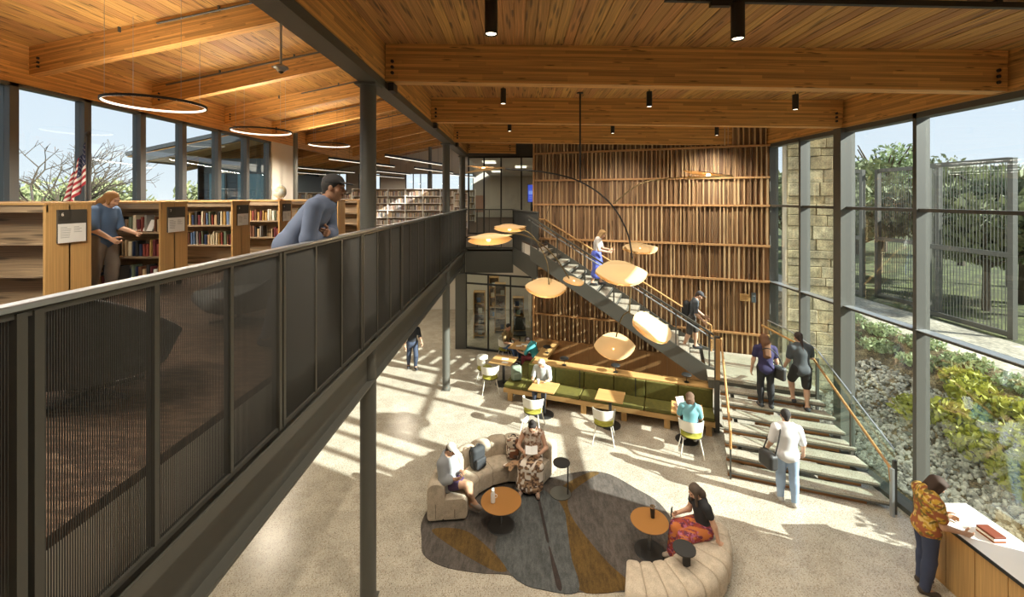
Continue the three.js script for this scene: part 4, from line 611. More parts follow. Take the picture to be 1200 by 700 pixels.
// ================================================================ people: tapered bones joined with a smooth minimum, meshed with surface nets
const smin = (a, b, k) => { const h = Math.max(k - Math.abs(a - b), 0) / k; return Math.min(a, b) - h * h * k * 0.25; };
class Field {
  constructor() { this.p = []; }
  cap(a, b, ra, rb, o = {}) { this.p.push({ a: a.clone(), b: b.clone(), ra, rb, k: o.k ?? 0.03, f: o.f, s: o.s ?? 1 }); return this; }
  ell(c, r, q, k = 0.02) { this.p.push({ c: c.clone(), r, q: q ? q.clone().invert() : null, k, ra: Math.max(...r), rb: Math.max(...r), a: c.clone(), b: c.clone() }); return this; }
  mesh(cell, cut) {
    const lo = V(9, 9, 9), hi = V(-9, -9, -9), t = V(0, 0, 0);
    for (const p of this.p) for (const [e, r] of [[p.a, p.ra], [p.b, p.rb]]) { lo.min(t.copy(e).subScalar(r + 3 * cell)); hi.max(t.copy(e).addScalar(r + 3 * cell)); }
    const nx = Math.ceil((hi.x - lo.x) / cell) + 1, ny = Math.ceil((hi.y - lo.y) / cell) + 1, nz = Math.ceil((hi.z - lo.z) / cell) + 1, G = new Float32Array(nx * ny * nz).fill(0.2);
    for (const p of this.p) {
      const m = p.k + 2.5 * cell, r = Math.max(p.ra, p.rb) + m, i0 = Math.max(0, Math.floor((Math.min(p.a.x, p.b.x) - r - lo.x) / cell)), i1 = Math.min(nx - 1, Math.ceil((Math.max(p.a.x, p.b.x) + r - lo.x) / cell)), j0 = Math.max(0, Math.floor((Math.min(p.a.y, p.b.y) - r - lo.y) / cell)), j1 = Math.min(ny - 1, Math.ceil((Math.max(p.a.y, p.b.y) + r - lo.y) / cell)), k0 = Math.max(0, Math.floor((Math.min(p.a.z, p.b.z) - r - lo.z) / cell)), k1 = Math.min(nz - 1, Math.ceil((Math.max(p.a.z, p.b.z) + r - lo.z) / cell));
      let bx = p.b.x - p.a.x, by = p.b.y - p.a.y, bz = p.b.z - p.a.z; const is = 1 / p.s - 1;
      if (p.f) { const c = (bx * p.f.x + by * p.f.y + bz * p.f.z) * is; bx += p.f.x * c; by += p.f.y * c; bz += p.f.z * c; }
      const L2 = bx * bx + by * by + bz * bz + 1e-9;
      for (let k = k0; k <= k1; k++) for (let j = j0; j <= j1; j++) for (let i = i0; i <= i1; i++) {
        let x = lo.x + i * cell - p.a.x, y = lo.y + j * cell - p.a.y, z = lo.z + k * cell - p.a.z, d;
        if (p.c) { if (p.q) { t.set(x, y, z).applyQuaternion(p.q); x = t.x; y = t.y; z = t.z; } const [a, b, c] = p.r, k0_ = Math.hypot(x / a, y / b, z / c), k1_ = Math.hypot(x / (a * a), y / (b * b), z / (c * c)) + 1e-9; d = k0_ * (k0_ - 1) / k1_; }
        else { if (p.f) { const c = (x * p.f.x + y * p.f.y + z * p.f.z) * is; x += p.f.x * c; y += p.f.y * c; z += p.f.z * c; } const h = Math.max(0, Math.min(1, (x * bx + y * by + z * bz) / L2)); d = (Math.hypot(x - bx * h, y - by * h, z - bz * h) - (p.ra + (p.rb - p.ra) * h)) * (p.f ? 0.5 + 0.5 * p.s : 1); }
        const q = (k * ny + j) * nx + i; G[q] = smin(G[q], d, p.k);
      }
    }
    if (cut) for (let k = 0, q = 0; k < nz; k++) for (let j = 0; j < ny; j++) for (let i = 0; i < nx; i++, q++) if (G[q] < 0.1) G[q] = Math.max(G[q], cut(lo.x + i * cell, lo.y + j * cell, lo.z + k * cell));
    const pos = [], idx = [], id = new Int32Array(nx * ny * nz).fill(-1), C8 = [[0, 0, 0], [1, 0, 0], [0, 1, 0], [1, 1, 0], [0, 0, 1], [1, 0, 1], [0, 1, 1], [1, 1, 1]], E = [[0, 1], [2, 3], [4, 5], [6, 7], [0, 2], [1, 3], [4, 6], [5, 7], [0, 4], [1, 5], [2, 6], [3, 7]], v8 = new Float32Array(8);
    for (let k = 0; k < nz - 1; k++) for (let j = 0; j < ny - 1; j++) for (let i = 0; i < nx - 1; i++) {
      let n = 0; for (let c = 0; c < 8; c++) { v8[c] = G[((k + C8[c][2]) * ny + j + C8[c][1]) * nx + i + C8[c][0]]; if (v8[c] < 0) n++; } if (!n || n === 8) continue;
      let x = 0, y = 0, z = 0, m = 0; for (const [a, b] of E) if ((v8[a] < 0) !== (v8[b] < 0)) { const f = v8[a] / (v8[a] - v8[b]); x += C8[a][0] + (C8[b][0] - C8[a][0]) * f; y += C8[a][1] + (C8[b][1] - C8[a][1]) * f; z += C8[a][2] + (C8[b][2] - C8[a][2]) * f; m++; }
      id[(k * ny + j) * nx + i] = pos.length / 3; pos.push(lo.x + (i + x / m) * cell, lo.y + (j + y / m) * cell, lo.z + (k + z / m) * cell);
    }
    const at = (i, j, k) => id[(k * ny + j) * nx + i];
    for (let k = 1; k < nz - 1; k++) for (let j = 1; j < ny - 1; j++) for (let i = 1; i < nx - 1; i++) {
      const q = (k * ny + j) * nx + i, s = G[q] < 0, quad = (a, b, c, d, f) => { if (f) idx.push(a, b, c, a, c, d); else idx.push(a, c, b, a, d, c); };
      if (s !== G[q + 1] < 0) quad(at(i, j - 1, k - 1), at(i, j, k - 1), at(i, j, k), at(i, j - 1, k), s);
      if (s !== G[q + nx] < 0) quad(at(i - 1, j, k - 1), at(i - 1, j, k), at(i, j, k), at(i, j, k - 1), s);
      if (s !== G[q + nx * ny] < 0) quad(at(i - 1, j - 1, k), at(i, j - 1, k), at(i, j, k), at(i - 1, j, k), s);
    }
    const g = new THREE.BufferGeometry(); g.setAttribute('position', new THREE.Float32BufferAttribute(pos, 3)); g.setIndex(idx); g.computeVertexNormals(); return g;
  }
}
function paint(g, fn) { const p = g.attributes.position, c = new Float32Array(p.count * 3); for (let i = 0; i < p.count; i++) { const k = fn ? fn(p.getX(i), p.getY(i), p.getZ(i)) : [1, 1, 1]; c.set(k, i * 3); } g.setAttribute('color', new THREE.BufferAttribute(c, 3)); return g; }
// head: centre at origin, 0.23 m tall, facing +z
const headG = (() => { const f = new Field();
  f.ell(V(0, 0.03, -0.012), [0.074, 0.088, 0.092], null, 0.03).ell(V(0, -0.045, 0.018), [0.056, 0.066, 0.066], null, 0.03).cap(V(0, -0.09, 0.045), V(0, -0.088, 0.052), 0.022, 0.02, { k: 0.025 });
  f.cap(V(0, 0.018, 0.078), V(0, -0.022, 0.1), 0.01, 0.014, { k: 0.015 }).cap(V(-0.016, -0.028, 0.084), V(0.016, -0.028, 0.084), 0.01, 0.01, { k: 0.012 });
  f.cap(V(-0.03, 0.034, 0.076), V(0.03, 0.034, 0.076), 0.012, 0.012, { k: 0.02 }).cap(V(-0.018, -0.058, 0.076), V(0.018, -0.058, 0.076), 0.009, 0.009, { k: 0.01 });
  for (const s of [-1, 1]) f.ell(V(s * 0.077, 0.0, -0.008), [0.01, 0.032, 0.019], null, 0.008).ell(V(s * 0.042, -0.02, 0.055), [0.022, 0.022, 0.02], null, 0.025);
  f.cap(V(0, -0.06, -0.025), V(0, -0.15, -0.03), 0.052, 0.055, { k: 0.03 });
  return paint(f.mesh(0.0055), (x, y, z) => { const e = Math.hypot((Math.abs(x) - 0.03) * 1.0, (y - 0.012) * 1.7); if (z > 0.05 && e < 0.0105) return [0.1, 0.08, 0.07]; if (z > 0.05 && Math.abs(Math.abs(x) - 0.03) < 0.018 && Math.abs(y - 0.037) < 0.005) return [0.3, 0.22, 0.18]; if (z > 0.06 && Math.abs(x) < 0.022 && Math.abs(y + 0.058) < 0.008) return [0.85, 0.5, 0.48]; return [1, 1, 1]; }); })();
// left hand: wrist at origin, fingers along -y, palm facing -x, thumb towards +z
function makeHand(curl) { const f = new Field(), kn = { k: 0.012 };
  f.cap(V(0, 0.02, 0), V(0, -0.02, 0), 0.026, 0.028, kn).cap(V(0, -0.02, -0.012), V(0, -0.078, -0.024), 0.018, 0.015, { k: 0.02 }).cap(V(0, -0.02, 0.012), V(0, -0.082, 0.024), 0.02, 0.015, { k: 0.02 }).cap(V(0, -0.03, 0), V(0, -0.08, 0), 0.018, 0.015, { k: 0.02 });
  [[0.028, 0.085, 1], [0.0095, 0.095, 1.02], [-0.0095, 0.09, 0.96], [-0.0275, 0.072, 0.86]].forEach(([z, L, s], n) => { let p = V(0, -0.082 + n * 0.002, z), a = curl * 0.5 + n * 0.06; for (const fr of [0.45, 0.3, 0.25]) { const q = p.clone().add(V(-Math.sin(a), -Math.cos(a), z * 0.6).multiplyScalar(L * fr)); f.cap(p, q, 0.0095 * s, 0.0085 * s, { k: 0.004 }); p = q; a += curl; } });
  let p = V(-0.004, -0.022, 0.024); for (const [d, L, r] of [[V(-0.35, -0.6, 0.8), 0.042, 0.013], [V(-0.3 - curl * 0.3, -0.85, 0.45), 0.034, 0.0105], [V(-0.35 - curl * 0.4, -0.9, 0.2), 0.026, 0.009]]) { const q = p.clone().addScaledVector(d.normalize(), L); f.cap(p, q, r, r * 0.92, { k: 0.01 }); p = q; }
  return paint(f.mesh(0.0045)); }
const handRelax = makeHand(0.35), handGrip = makeHand(0.95);
const mirrorX = (g) => { g = g.clone().applyMatrix4(new THREE.Matrix4().makeScale(-1, 1, 1)); const a = g.index.array; for (let i = 0; i < a.length; i += 3) { const t = a[i]; a[i] = a[i + 1]; a[i + 1] = t; } return g; };
const handR = { relax: mirrorX(handRelax), grip: mirrorX(handGrip) }, handL = { relax: handRelax, grip: handGrip };
// hair and headwear around the head, in head space
const HAIR = {
  short: (f) => f.ell(V(0, 0.042, -0.022), [0.084, 0.088, 0.094]).cap(V(0, 0.0, -0.06), V(0, -0.05, -0.062), 0.05, 0.04),
  long: (f, o) => { HAIR.short(f); const L = o.len ?? 0.3, dn = o.down ?? V(0, -1, 0), bk = o.back ?? V(0, 0, -1); for (const x of [-0.04, 0, 0.04]) { const m = V(x * 1.1, -0.02, -0.075).addScaledVector(dn, 0.06).addScaledVector(bk, 0.045); f.cap(V(x, 0.03, -0.05), m, 0.052, 0.05, { k: 0.04 }).cap(m, m.clone().addScaledVector(dn, L).addScaledVector(bk, 0.085), 0.05, 0.04, { k: 0.04 }); } for (const s of [-1, 1]) f.cap(V(s * 0.066, 0.04, 0.0), V(s * 0.075, 0.02, -0.01).addScaledVector(dn, L * 0.6), 0.03, 0.022, { k: 0.03 }); },
  bob: (f) => { HAIR.short(f); for (const s of [-1, 1]) f.cap(V(s * 0.066, 0.05, 0.005), V(s * 0.08, -0.13, 0.0), 0.034, 0.026, { k: 0.03 }); for (const x of [-0.045, 0.045]) f.cap(V(x, 0.03, -0.06), V(x * 1.2, -0.15, -0.07), 0.05, 0.035, { k: 0.04 }); f.cap(V(-0.045, 0.09, 0.045), V(0.045, 0.09, 0.045), 0.025, 0.025, { k: 0.03 }); },
  bun: (f) => { HAIR.short(f); f.ell(V(0, 0.145, -0.04), [0.048, 0.045, 0.048], null, 0.02); },
  tail: (f, o) => { HAIR.short(f); f.ell(V(0, 0.06, -0.115), [0.03, 0.03, 0.03], null, 0.02); f.cap(V(0, 0.05, -0.12), V(0, -(o.len ?? 0.25), -0.13), 0.035, 0.018, { k: 0.02 }); },
};
const capG = (() => { const f = new Field(); f.ell(V(0, 0.062, -0.014), [0.088, 0.075, 0.1]).ell(V(0, 0.058, 0.1), [0.068, 0.008, 0.075], new THREE.Quaternion().setFromAxisAngle(V(1, 0, 0), 0.12), 0.008); return f.mesh(0.006, (x, y, z) => 0.045 - y - (z > 0.06 ? 0.03 : 0)); })();
const skins = { light: lin(0.60, 0.36, 0.24), tan: lin(0.48, 0.27, 0.165), brown: lin(0.26, 0.135, 0.078), dark: lin(0.14, 0.07, 0.04) };
const clothMat = (c, vc) => new THREE.MeshStandardMaterial({ color: c, roughness: 0.85, vertexColors: !!vc, map: null });
function person(o) {
  const h = o.h ?? 1.7, u = h, g = thing('person', o.label, 'person', o.pos, o.yaw * Math.PI / 180), cell = o.cell ?? 0.013;
  const hipY = o.hip ?? 0.525 * u, P = V(0, hipY, 0), wide = o.wide ?? 1;
  const lean = (o.lean ?? 0) * Math.PI / 180, side = (o.side ?? 0) * Math.PI / 180, tw = (o.twist ?? 0) * Math.PI / 180;
  const qT = new THREE.Quaternion().setFromEuler(new THREE.Euler(lean, tw, side, 'YXZ')), qLow = new THREE.Quaternion().slerp(qT, 0.7), hunch = new THREE.Quaternion().setFromAxisAngle(V(1, 0, 0), (o.hunch ?? 6) * Math.PI / 180), qU = qT.clone().multiply(hunch);
  const waist = P.clone().add(V(0, 0.1 * u, 0).applyQuaternion(qLow)), chest = waist.clone().add(V(0, 0.1 * u, 0).applyQuaternion(qT)), neck = chest.clone().add(V(0, 0.09 * u, -0.005 * u).applyQuaternion(qU));
  const [hy, hp, hr] = (o.head ?? [0, 5, 0]).map((a) => (a ?? 0) * Math.PI / 180), qB = new THREE.Quaternion().setFromAxisAngle(V(0, 1, 0), tw), qH = (o.headFree ? qB : qU.clone()).multiply(new THREE.Quaternion().setFromEuler(new THREE.Euler(hp, hy, hr ?? 0, 'YXZ')));
  const headBase = neck.clone().add(V(0, 0.03 * u, 0.012 * u).applyQuaternion(qU)), hs = u / 1.72, hc = headBase.clone().add(V(0, 0.105 * hs, 0.02 * hs).applyQuaternion(qH));
  const J = {}, F_ = V(0, 0, 1).applyQuaternion(qT), sw = 0.108 * u * (o.sw ?? 1);
  for (const [s, n] of [[1, 'L'], [-1, 'R']]) {
    const A = o['arm' + n] ?? [[0.12 * s, -1, 0.02], [0.05 * s, -1, 0.15]], G = o['leg' + n] ?? [[0.03 * s, -1, 0.02], [0, -1, -0.02]];
    const sh = neck.clone().add(V(s * sw, -0.032 * u, 0).applyQuaternion(qU)), el = sh.clone().addScaledVector(V(...A[0]).normalize(), 0.168 * u), wr = el.clone().addScaledVector(V(...A[1]).normalize(), 0.148 * u);
    const hp_ = P.clone().add(V(s * 0.052 * u, 0, 0)), kn = hp_.clone().addScaledVector(V(...G[0]).normalize(), 0.243 * u), an = kn.clone().addScaledVector(V(...G[1]).normalize(), 0.24 * u);
    const fd = V(...(G[2] ?? [s * 0.15, -0.12, 1])).normalize(); J[n] = { sh, el, wr, hp: hp_, kn, an, fd, A, G, s };
  }
  const k = { k: 0.035 }, fl = { k: 0.05, f: F_, s: 0.72 };
  const limbs = (f, inf, parts) => { for (const n of ['L', 'R']) { const j = J[n];
    if (parts.thigh) f.cap(j.hp, j.hp.clone().lerp(j.kn, parts.thigh), (0.052 * u + inf) * wide, (0.052 + (0.034 - 0.052) * parts.thigh) * u + inf, k);
    if (parts.shin) f.cap(j.kn, j.kn.clone().lerp(j.an, parts.shin), 0.034 * u + inf, (0.034 + (0.021 - 0.034) * parts.shin) * u + inf * (parts.flare ?? 1), k).cap(j.kn.clone().lerp(j.an, 0.2).addScaledVector(V(0, 0, -1), 0.006 * u), j.kn.clone().lerp(j.an, 0.45), parts.shin > 0.5 ? 0.034 * u + inf : 0.001, parts.shin > 0.5 ? 0.03 * u + inf : 0.001, k);
    if (parts.upper) f.cap(j.sh, j.sh.clone().lerp(j.el, parts.upper), 0.031 * u + inf, (0.031 + (0.024 - 0.031) * parts.upper) * u + inf, k);
    if (parts.fore) f.cap(j.el, j.el.clone().lerp(j.wr, parts.fore), 0.025 * u + inf, (0.025 + (0.017 - 0.025) * parts.fore) * u + inf, k); } return f; };
  const torso = (f, inf, low = 1) => { const S2 = 0.56 * sw; if (low) f.cap(P.clone().add(V(-0.035 * u, 0, 0).applyQuaternion(qLow)), P.clone().add(V(0.035 * u, 0, 0).applyQuaternion(qLow)), (0.062 * u + inf) * wide, (0.062 * u + inf) * wide, { k: 0.05 });
    f.cap(P, waist, (0.075 * u + inf) * wide, (0.068 * u + inf) * wide, fl).cap(waist, chest, (0.07 * u + inf) * wide, 0.083 * u + inf, fl).cap(chest, neck.clone().lerp(chest, 0.25), 0.084 * u + inf, 0.07 * u + inf, fl);
    const a = neck.clone().add(V(-sw * 0.86, -0.028 * u, 0).applyQuaternion(qU)), b = neck.clone().add(V(sw * 0.86, -0.028 * u, 0).applyQuaternion(qU)); f.cap(a, neck.clone().add(V(0, -0.012 * u, 0)), 0.028 * u + inf, 0.034 * u + inf, k).cap(b, neck.clone().add(V(0, -0.012 * u, 0)), 0.028 * u + inf, 0.034 * u + inf, k); return f; };
  // skin
  const body = limbs(torso(new Field(), 0), 0, { thigh: 1, shin: 1, upper: 1, fore: 1 }); body.cap(neck.clone().add(V(0, -0.02, 0)), headBase.clone().add(V(0, 0.03, 0).applyQuaternion(qH)), 0.034 * u, 0.03 * u, k);
  for (const n of ['L', 'R']) { const j = J[n], toe = j.an.clone().addScaledVector(j.fd, 0.085 * u).add(V(0, -0.022 * u, 0)), heel = j.an.clone().addScaledVector(j.fd, -0.02 * u).add(V(0, -0.022 * u, 0)); j.toe = toe; j.heel = heel; body.cap(j.an, heel, 0.021 * u, 0.02 * u, k).cap(heel, toe, 0.02 * u, 0.015 * u, k).cap(j.an, toe, 0.02 * u, 0.014 * u, k); }
  const geos = [paint(body.mesh(cell))]; const hm = new THREE.Matrix4().compose(hc, qH, V(hs, hs, hs)); geos.push(headG.clone().applyMatrix4(hm));
  for (const n of ['L', 'R']) { const j = J[n], y = j.wr.clone().sub(j.el).normalize().negate(), hd = o['hand' + n] ?? {}; if (hd.dir) y.set(...hd.dir).normalize().negate(); let z = V(...(hd.thumb ?? [0, 0.25, 1])); z.addScaledVector(y, -z.dot(y)).normalize(); const x = y.clone().cross(z), m = new THREE.Matrix4().makeBasis(x, y, z).scale(V(hs, hs, hs)).setPosition(j.wr); geos.push((n === 'L' ? handL : handR)[hd.grip ? 'grip' : 'relax'].clone().applyMatrix4(m)); j.hand = j.wr.clone().addScaledVector(y, -0.09); }
  for (const q of geos) for (const a of Object.keys(q.attributes)) if (!['position', 'normal', 'color'].includes(a)) q.deleteAttribute(a);
  part(g, 'body', mergeGeometries(geos), new THREE.MeshStandardMaterial({ color: skins[o.skin ?? 'light'], roughness: 0.6, vertexColors: true }));
  // clothing
  const wear = (n, f, c, pat, cut) => { const m = f.mesh(cell, cut); if (pat) paint(m, pat); return part(g, n, m, clothMat(pat ? lin(1, 1, 1) : c, pat)); };
  const t = o.top; if (t) { const f = torso(new Field(), 0.014 + (t.loose ?? 0), t.hem !== false); limbs(f, 0.012 + (t.loose ?? 0), { upper: t.sleeve >= 1 ? 1 : t.sleeve, fore: t.sleeve > 1 ? t.sleeve - 1 : 0 }); wear(t.name ?? 'shirt', f, t.c, t.pat, (x, y, z) => { const d = V(x - hc.x, y - hc.y, z - hc.z); return 0.135 * hs - d.length(); }); }
  const b = o.bottom; if (b) {
    if (b.type === 'pants' || b.type === 'shorts') { const f = new Field(); f.cap(P.clone().add(V(-0.03 * u, 0, 0)), P.clone().add(V(0.03 * u, 0, 0)), (0.066 * u + 0.01) * wide, (0.066 * u + 0.01) * wide, { k: 0.04 }).cap(P, P.clone().lerp(waist, 0.6), (0.074 * u + 0.01) * wide, (0.068 * u + 0.01) * wide, fl); limbs(f, 0.012 + (b.loose ?? 0), b.type === 'pants' ? { thigh: 1, shin: b.len ?? 0.97, flare: 1.4 } : { thigh: b.len ?? 0.85, shin: 0 }); wear(b.name ?? 'trousers', f, b.c, b.pat); }
    else { const f = new Field(), e = b.len ?? 0.8, kL = J.L.kn, kR = J.R.kn, aL = kL.clone().lerp(J.L.an, e), aR = kR.clone().lerp(J.R.an, e), kM = kL.clone().lerp(kR, 0.5), aM = aL.clone().lerp(aR, 0.5), K = { k: 0.08 };
      f.cap(P, waist, 0.085 * u * wide, 0.07 * u * wide, fl).cap(J.L.hp, kL, 0.07 * u, 0.06 * u, K).cap(J.R.hp, kR, 0.07 * u, 0.06 * u, K).cap(P, kM, 0.08 * u, 0.075 * u, K).cap(kL, aL, 0.06 * u, 0.065 * u, K).cap(kR, aR, 0.06 * u, 0.065 * u, K).cap(kM, aM, 0.07 * u, 0.085 * u, K); wear(b.name ?? 'skirt', f, b.c, b.pat); } }
  if (o.shoes !== null) { const f = new Field(); for (const n of ['L', 'R']) { const j = J[n]; f.cap(j.heel, j.toe, 0.027 * u, 0.022 * u, { k: 0.03 }).cap(j.an.clone().lerp(j.heel, 0.5), j.toe.clone().lerp(j.heel, 0.4), 0.026 * u, 0.022 * u, { k: 0.03 }); } wear('shoes', f, o.shoes ?? lin(0.04, 0.04, 0.045)); }
  if (o.hair) { const f = new Field(), iq = qH.clone().invert(); o.hair.down = V(0, -1, 0).applyQuaternion(iq); o.hair.back = V(0, 0, -1).applyQuaternion(qU).applyQuaternion(iq); HAIR[o.hair.style](f, o.hair); part(g, 'hair', f.mesh(0.008).applyMatrix4(hm), clothMat(o.hair.c)); }
  if (o.collar) part(g, 'collar', new THREE.TorusGeometry(0.072 * hs, 0.017, 10, 28).rotateX(Math.PI / 2).applyMatrix4(new THREE.Matrix4().compose(neck.clone().lerp(headBase, 0.15), qU, V(1, 1.3, 0.95))), clothMat(o.top.c));
  if (o.cap) part(g, 'cap', capG.clone().applyMatrix4(hm), clothMat(o.cap));
  g.userData.J = undefined; g.J = J; g.hc = hc; return g;
}
const blotch = (cols, sc, th = 0.52) => (x, y, z) => { const a = vnoise(x * sc + z * sc * 0.6 + 40, y * sc + 40, 999, 999, 5), b = vnoise(x * sc * 1.4 + 70, y * sc * 1.4 - z * sc + 70, 999, 999, 6); return a > th + 0.12 ? cols[1] : b > th + 0.1 ? cols[2] : cols[3] && vnoise(z * sc * 1.8 + 90, y * sc * 1.8 + 90, 999, 999, 7) > 0.62 ? cols[3] : cols[0]; };
// 1 librarian by the bookcases
person({ label: 'standing person in a blue short-sleeved shirt and grey trousers by the low bookcases', pos: [-6.32, UP, -6.5], yaw: 95, h: 1.66, wide: 1.12, lean: 4, head: [0, 22], skin: 'light',
  armL: [[0.1, -1, 0.25], [-0.1, -0.35, 1]], armR: [[-0.15, -1, 0.15], [0.15, -0.62, 0.9]], handL: { grip: 1 }, handR: { grip: 1 }, legL: [[0.05, -1, 0.16], [0, -1, -0.1]], legR: [[-0.05, -1, -0.05], [0, -1, -0.22]],
  top: { c: lin(0.085, 0.15, 0.27), sleeve: 0.9, loose: 0.012 }, bottom: { type: 'pants', c: lin(0.22, 0.19, 0.16), loose: 0.012 }, shoes: lin(0.06, 0.055, 0.05), hair: { style: 'long', c: lin(0.30, 0.155, 0.055), len: 0.13 } });
// 2 man leaning on the guard
{ const g = person({ label: 'man in a denim shirt and black cap leaning on the guard rail', pos: [-2.33, UP, -4.42], yaw: 98, h: 1.92, cell: 0.011, lean: 41, hunch: 0, head: [-4, 6], headFree: true, sw: 1.08, skin: 'brown', wide: 1.08,
  armL: [[0.3, -0.8, 0.0], [-0.9, 0.06, 0.15]], armR: [[-0.1, -0.84, -0.12], [0.98, 0.05, 0.1]], handL: { grip: 1, thumb: [0, 1, 0.3] }, handR: { thumb: [0, 1, 0] }, legL: [[0.06, -1, 0.02], [0, -1, -0.18]], legR: [[-0.06, -1, -0.14], [0, -1, -0.3]],
  top: { c: lin(0.095, 0.12, 0.185), sleeve: 1.92, loose: 0.016 }, collar: 1, bottom: { type: 'pants', c: lin(0.1, 0.1, 0.12) }, hair: { style: 'short', c: lin(0.02, 0.018, 0.016) }, cap: lin(0.022, 0.021, 0.022) }); }
// 3, 4 on the upper flight
const stairY = (x) => LAND + Math.max(0, Math.ceil((5.07 - x) / 0.275)) * 0.1637;
{ const p = SP(2.2, stairY(2.2), 0.75); person({ label: 'person in a white top and blue skirt coming down the upper stairs', pos: p, yaw: 70, h: 1.76, lean: 8, head: [0, 18], skin: 'light', armL: [[0.15, -1, 0.3], [-0.2, -0.1, 1]], armR: [[-0.2, -1, 0.2], [0.2, -0.2, 1]], handL: { grip: 1 }, handR: { grip: 1 }, legL: [[0.03, -1, 0.3], [0, -1, -0.05]], legR: [[-0.03, -1, 0.05], [0, -1, -0.35]], top: { c: lin(0.66, 0.62, 0.58), sleeve: 0.7 }, bottom: { type: 'skirt', c: lin(0.1, 0.13, 0.52), len: 0.4 }, hair: { style: 'bob', c: lin(0.4, 0.25, 0.11) } });
  const q = SP(4.86, LAND + 0.164, 0.7); const m = person({ label: 'man in dark shirt, shorts and cap near the foot of the upper stairs', pos: q, yaw: 70, h: 1.74, lean: 14, head: [0, 10], skin: 'light', armL: [[0.1, -1, 0.2], [0, -0.6, 0.8]], armR: [[-0.12, -1, 0.1], [0, -0.7, 0.7]], legL: [[0.03, -1, 0.32], [0, -1, -0.02]], legR: [[-0.03, -1, -0.12], [0, -1, -0.4]], top: { c: lin(0.07, 0.08, 0.09), sleeve: 0.85 }, bottom: { type: 'shorts', c: lin(0.06, 0.055, 0.05), len: 0.95, name: 'shorts', loose: 0.015 }, hair: { style: 'short', c: lin(0.06, 0.045, 0.035) }, cap: lin(0.05, 0.05, 0.055) });
  const f = V(sT * 0 + 0.938, 0, 0.347); backpack([q[0] - f.x * 0.12, LAND + 1.1, q[2] - f.z * 0.12], 250 * Math.PI / 180, lin(0.02, 0.02, 0.022), 'black backpack on the back of the man at the foot of the stairs'); }
// 5, 6, 7 on the lower flight
{ const p = [5.68, 0.978, -9.75], a = person({ label: 'person in a navy top and black trousers with a shoulder bag climbing the lower stairs', pos: p, yaw: 168, h: 1.68, head: [0, 0], skin: 'light', lean: 4, armL: [[0.2, -1, 0.1], [0.1, -1, 0.2]], armR: [[-0.2, -1, -0.02], [-0.12, -1, 0.25]], legL: [[0.03, -1, 0.08], [0, -1, -0.1]], legR: [[-0.03, -1, -0.02], [0, -1, -0.12]], top: { c: lin(0.035, 0.03, 0.09), sleeve: 0.55, loose: 0.008 }, bottom: { type: 'pants', c: lin(0.02, 0.02, 0.022) }, hair: { style: 'long', c: lin(0.16, 0.075, 0.035), len: 0.3 } });
  const t = thing('shoulder_bag', 'black shoulder bag hanging at the hip of the person in navy', 'bag', [p[0] + 0.24, p[1] + 0.72, p[2] + 0.12], 0.3); part(t, 'pouch', rbox(0.12, 0.3, 0.3, 0.05, 0, 0.1, 0, 3), M.dark); part(t, 'flap', rbox(0.13, 0.1, 0.28, 0.04, 0.005, 0.2, 0, 3), M.slate); part(t, 'strap', tube([[0, 0.24, 0.1], [-0.1, 0.5, 0.06], [-0.3, 0.68, 0.0], [-0.33, 0.6, -0.16], [-0.1, 0.42, -0.18], [0, 0.24, -0.1]], 0.012, 30, 6), M.dark); }
person({ label: 'person in a grey T-shirt and black shorts climbing the lower stairs by the glass guard', pos: [6.4, 0.978, -9.6], yaw: 172, h: 1.76, lean: 6, skin: 'light', armL: [[0.15, -1, 0.15], [0, -0.75, 0.6]], armR: [[-0.35, -0.85, 0.45], [-0.3, -0.3, 0.9]], legL: [[0.03, -0.82, 0.6], [0, -1, -0.25]], legR: [[-0.03, -1, 0.0], [0, -1, -0.08]], top: { c: lin(0.075, 0.085, 0.09), sleeve: 0.7, loose: 0.014 }, bottom: { type: 'shorts', c: lin(0.025, 0.024, 0.022), len: 0.88, name: 'shorts', loose: 0.018 }, hair: { style: 'tail', c: lin(0.05, 0.035, 0.03), len: 0.28 } });
{ const p = [5.1, 0, -8.05]; person({ label: 'person in a white shirt and light jeans walking towards the lower stairs', pos: p, yaw: 165, h: 1.76, lean: 3, skin: 'light', armL: [[0.25, -1, 0.05], [0.15, -0.8, 0.5]], armR: [[-0.3, -1, 0.1], [-0.2, -0.8, 0.5]], legL: [[0.02, -1, 0.1], [0, -1, 0.02]], legR: [[-0.02, -1, -0.06], [0, -1, -0.14]], top: { c: lin(0.72, 0.72, 0.72), sleeve: 0.8, loose: 0.018 }, bottom: { type: 'pants', c: lin(0.30, 0.40, 0.55), loose: 0.004 }, shoes: lin(0.5, 0.48, 0.44), hair: { style: 'short', c: lin(0.03, 0.026, 0.024) } });
  const t = thing('shoulder_bag', 'large black tote bag at the side of the person in white', 'bag', [p[0] - 0.36, 0.7, p[2] + 0.0], 0.2); part(t, 'pouch', rbox(0.2, 0.3, 0.34, 0.07, 0, 0.12, 0, 3), M.dark); part(t, 'strap', tube([[0.02, 0.25, 0.14], [0.14, 0.52, 0.1], [0.22, 0.72, 0.04], [0.22, 0.7, -0.08], [0.12, 0.5, -0.12], [0.02, 0.25, -0.14]], 0.014, 30, 6), M.dark); }
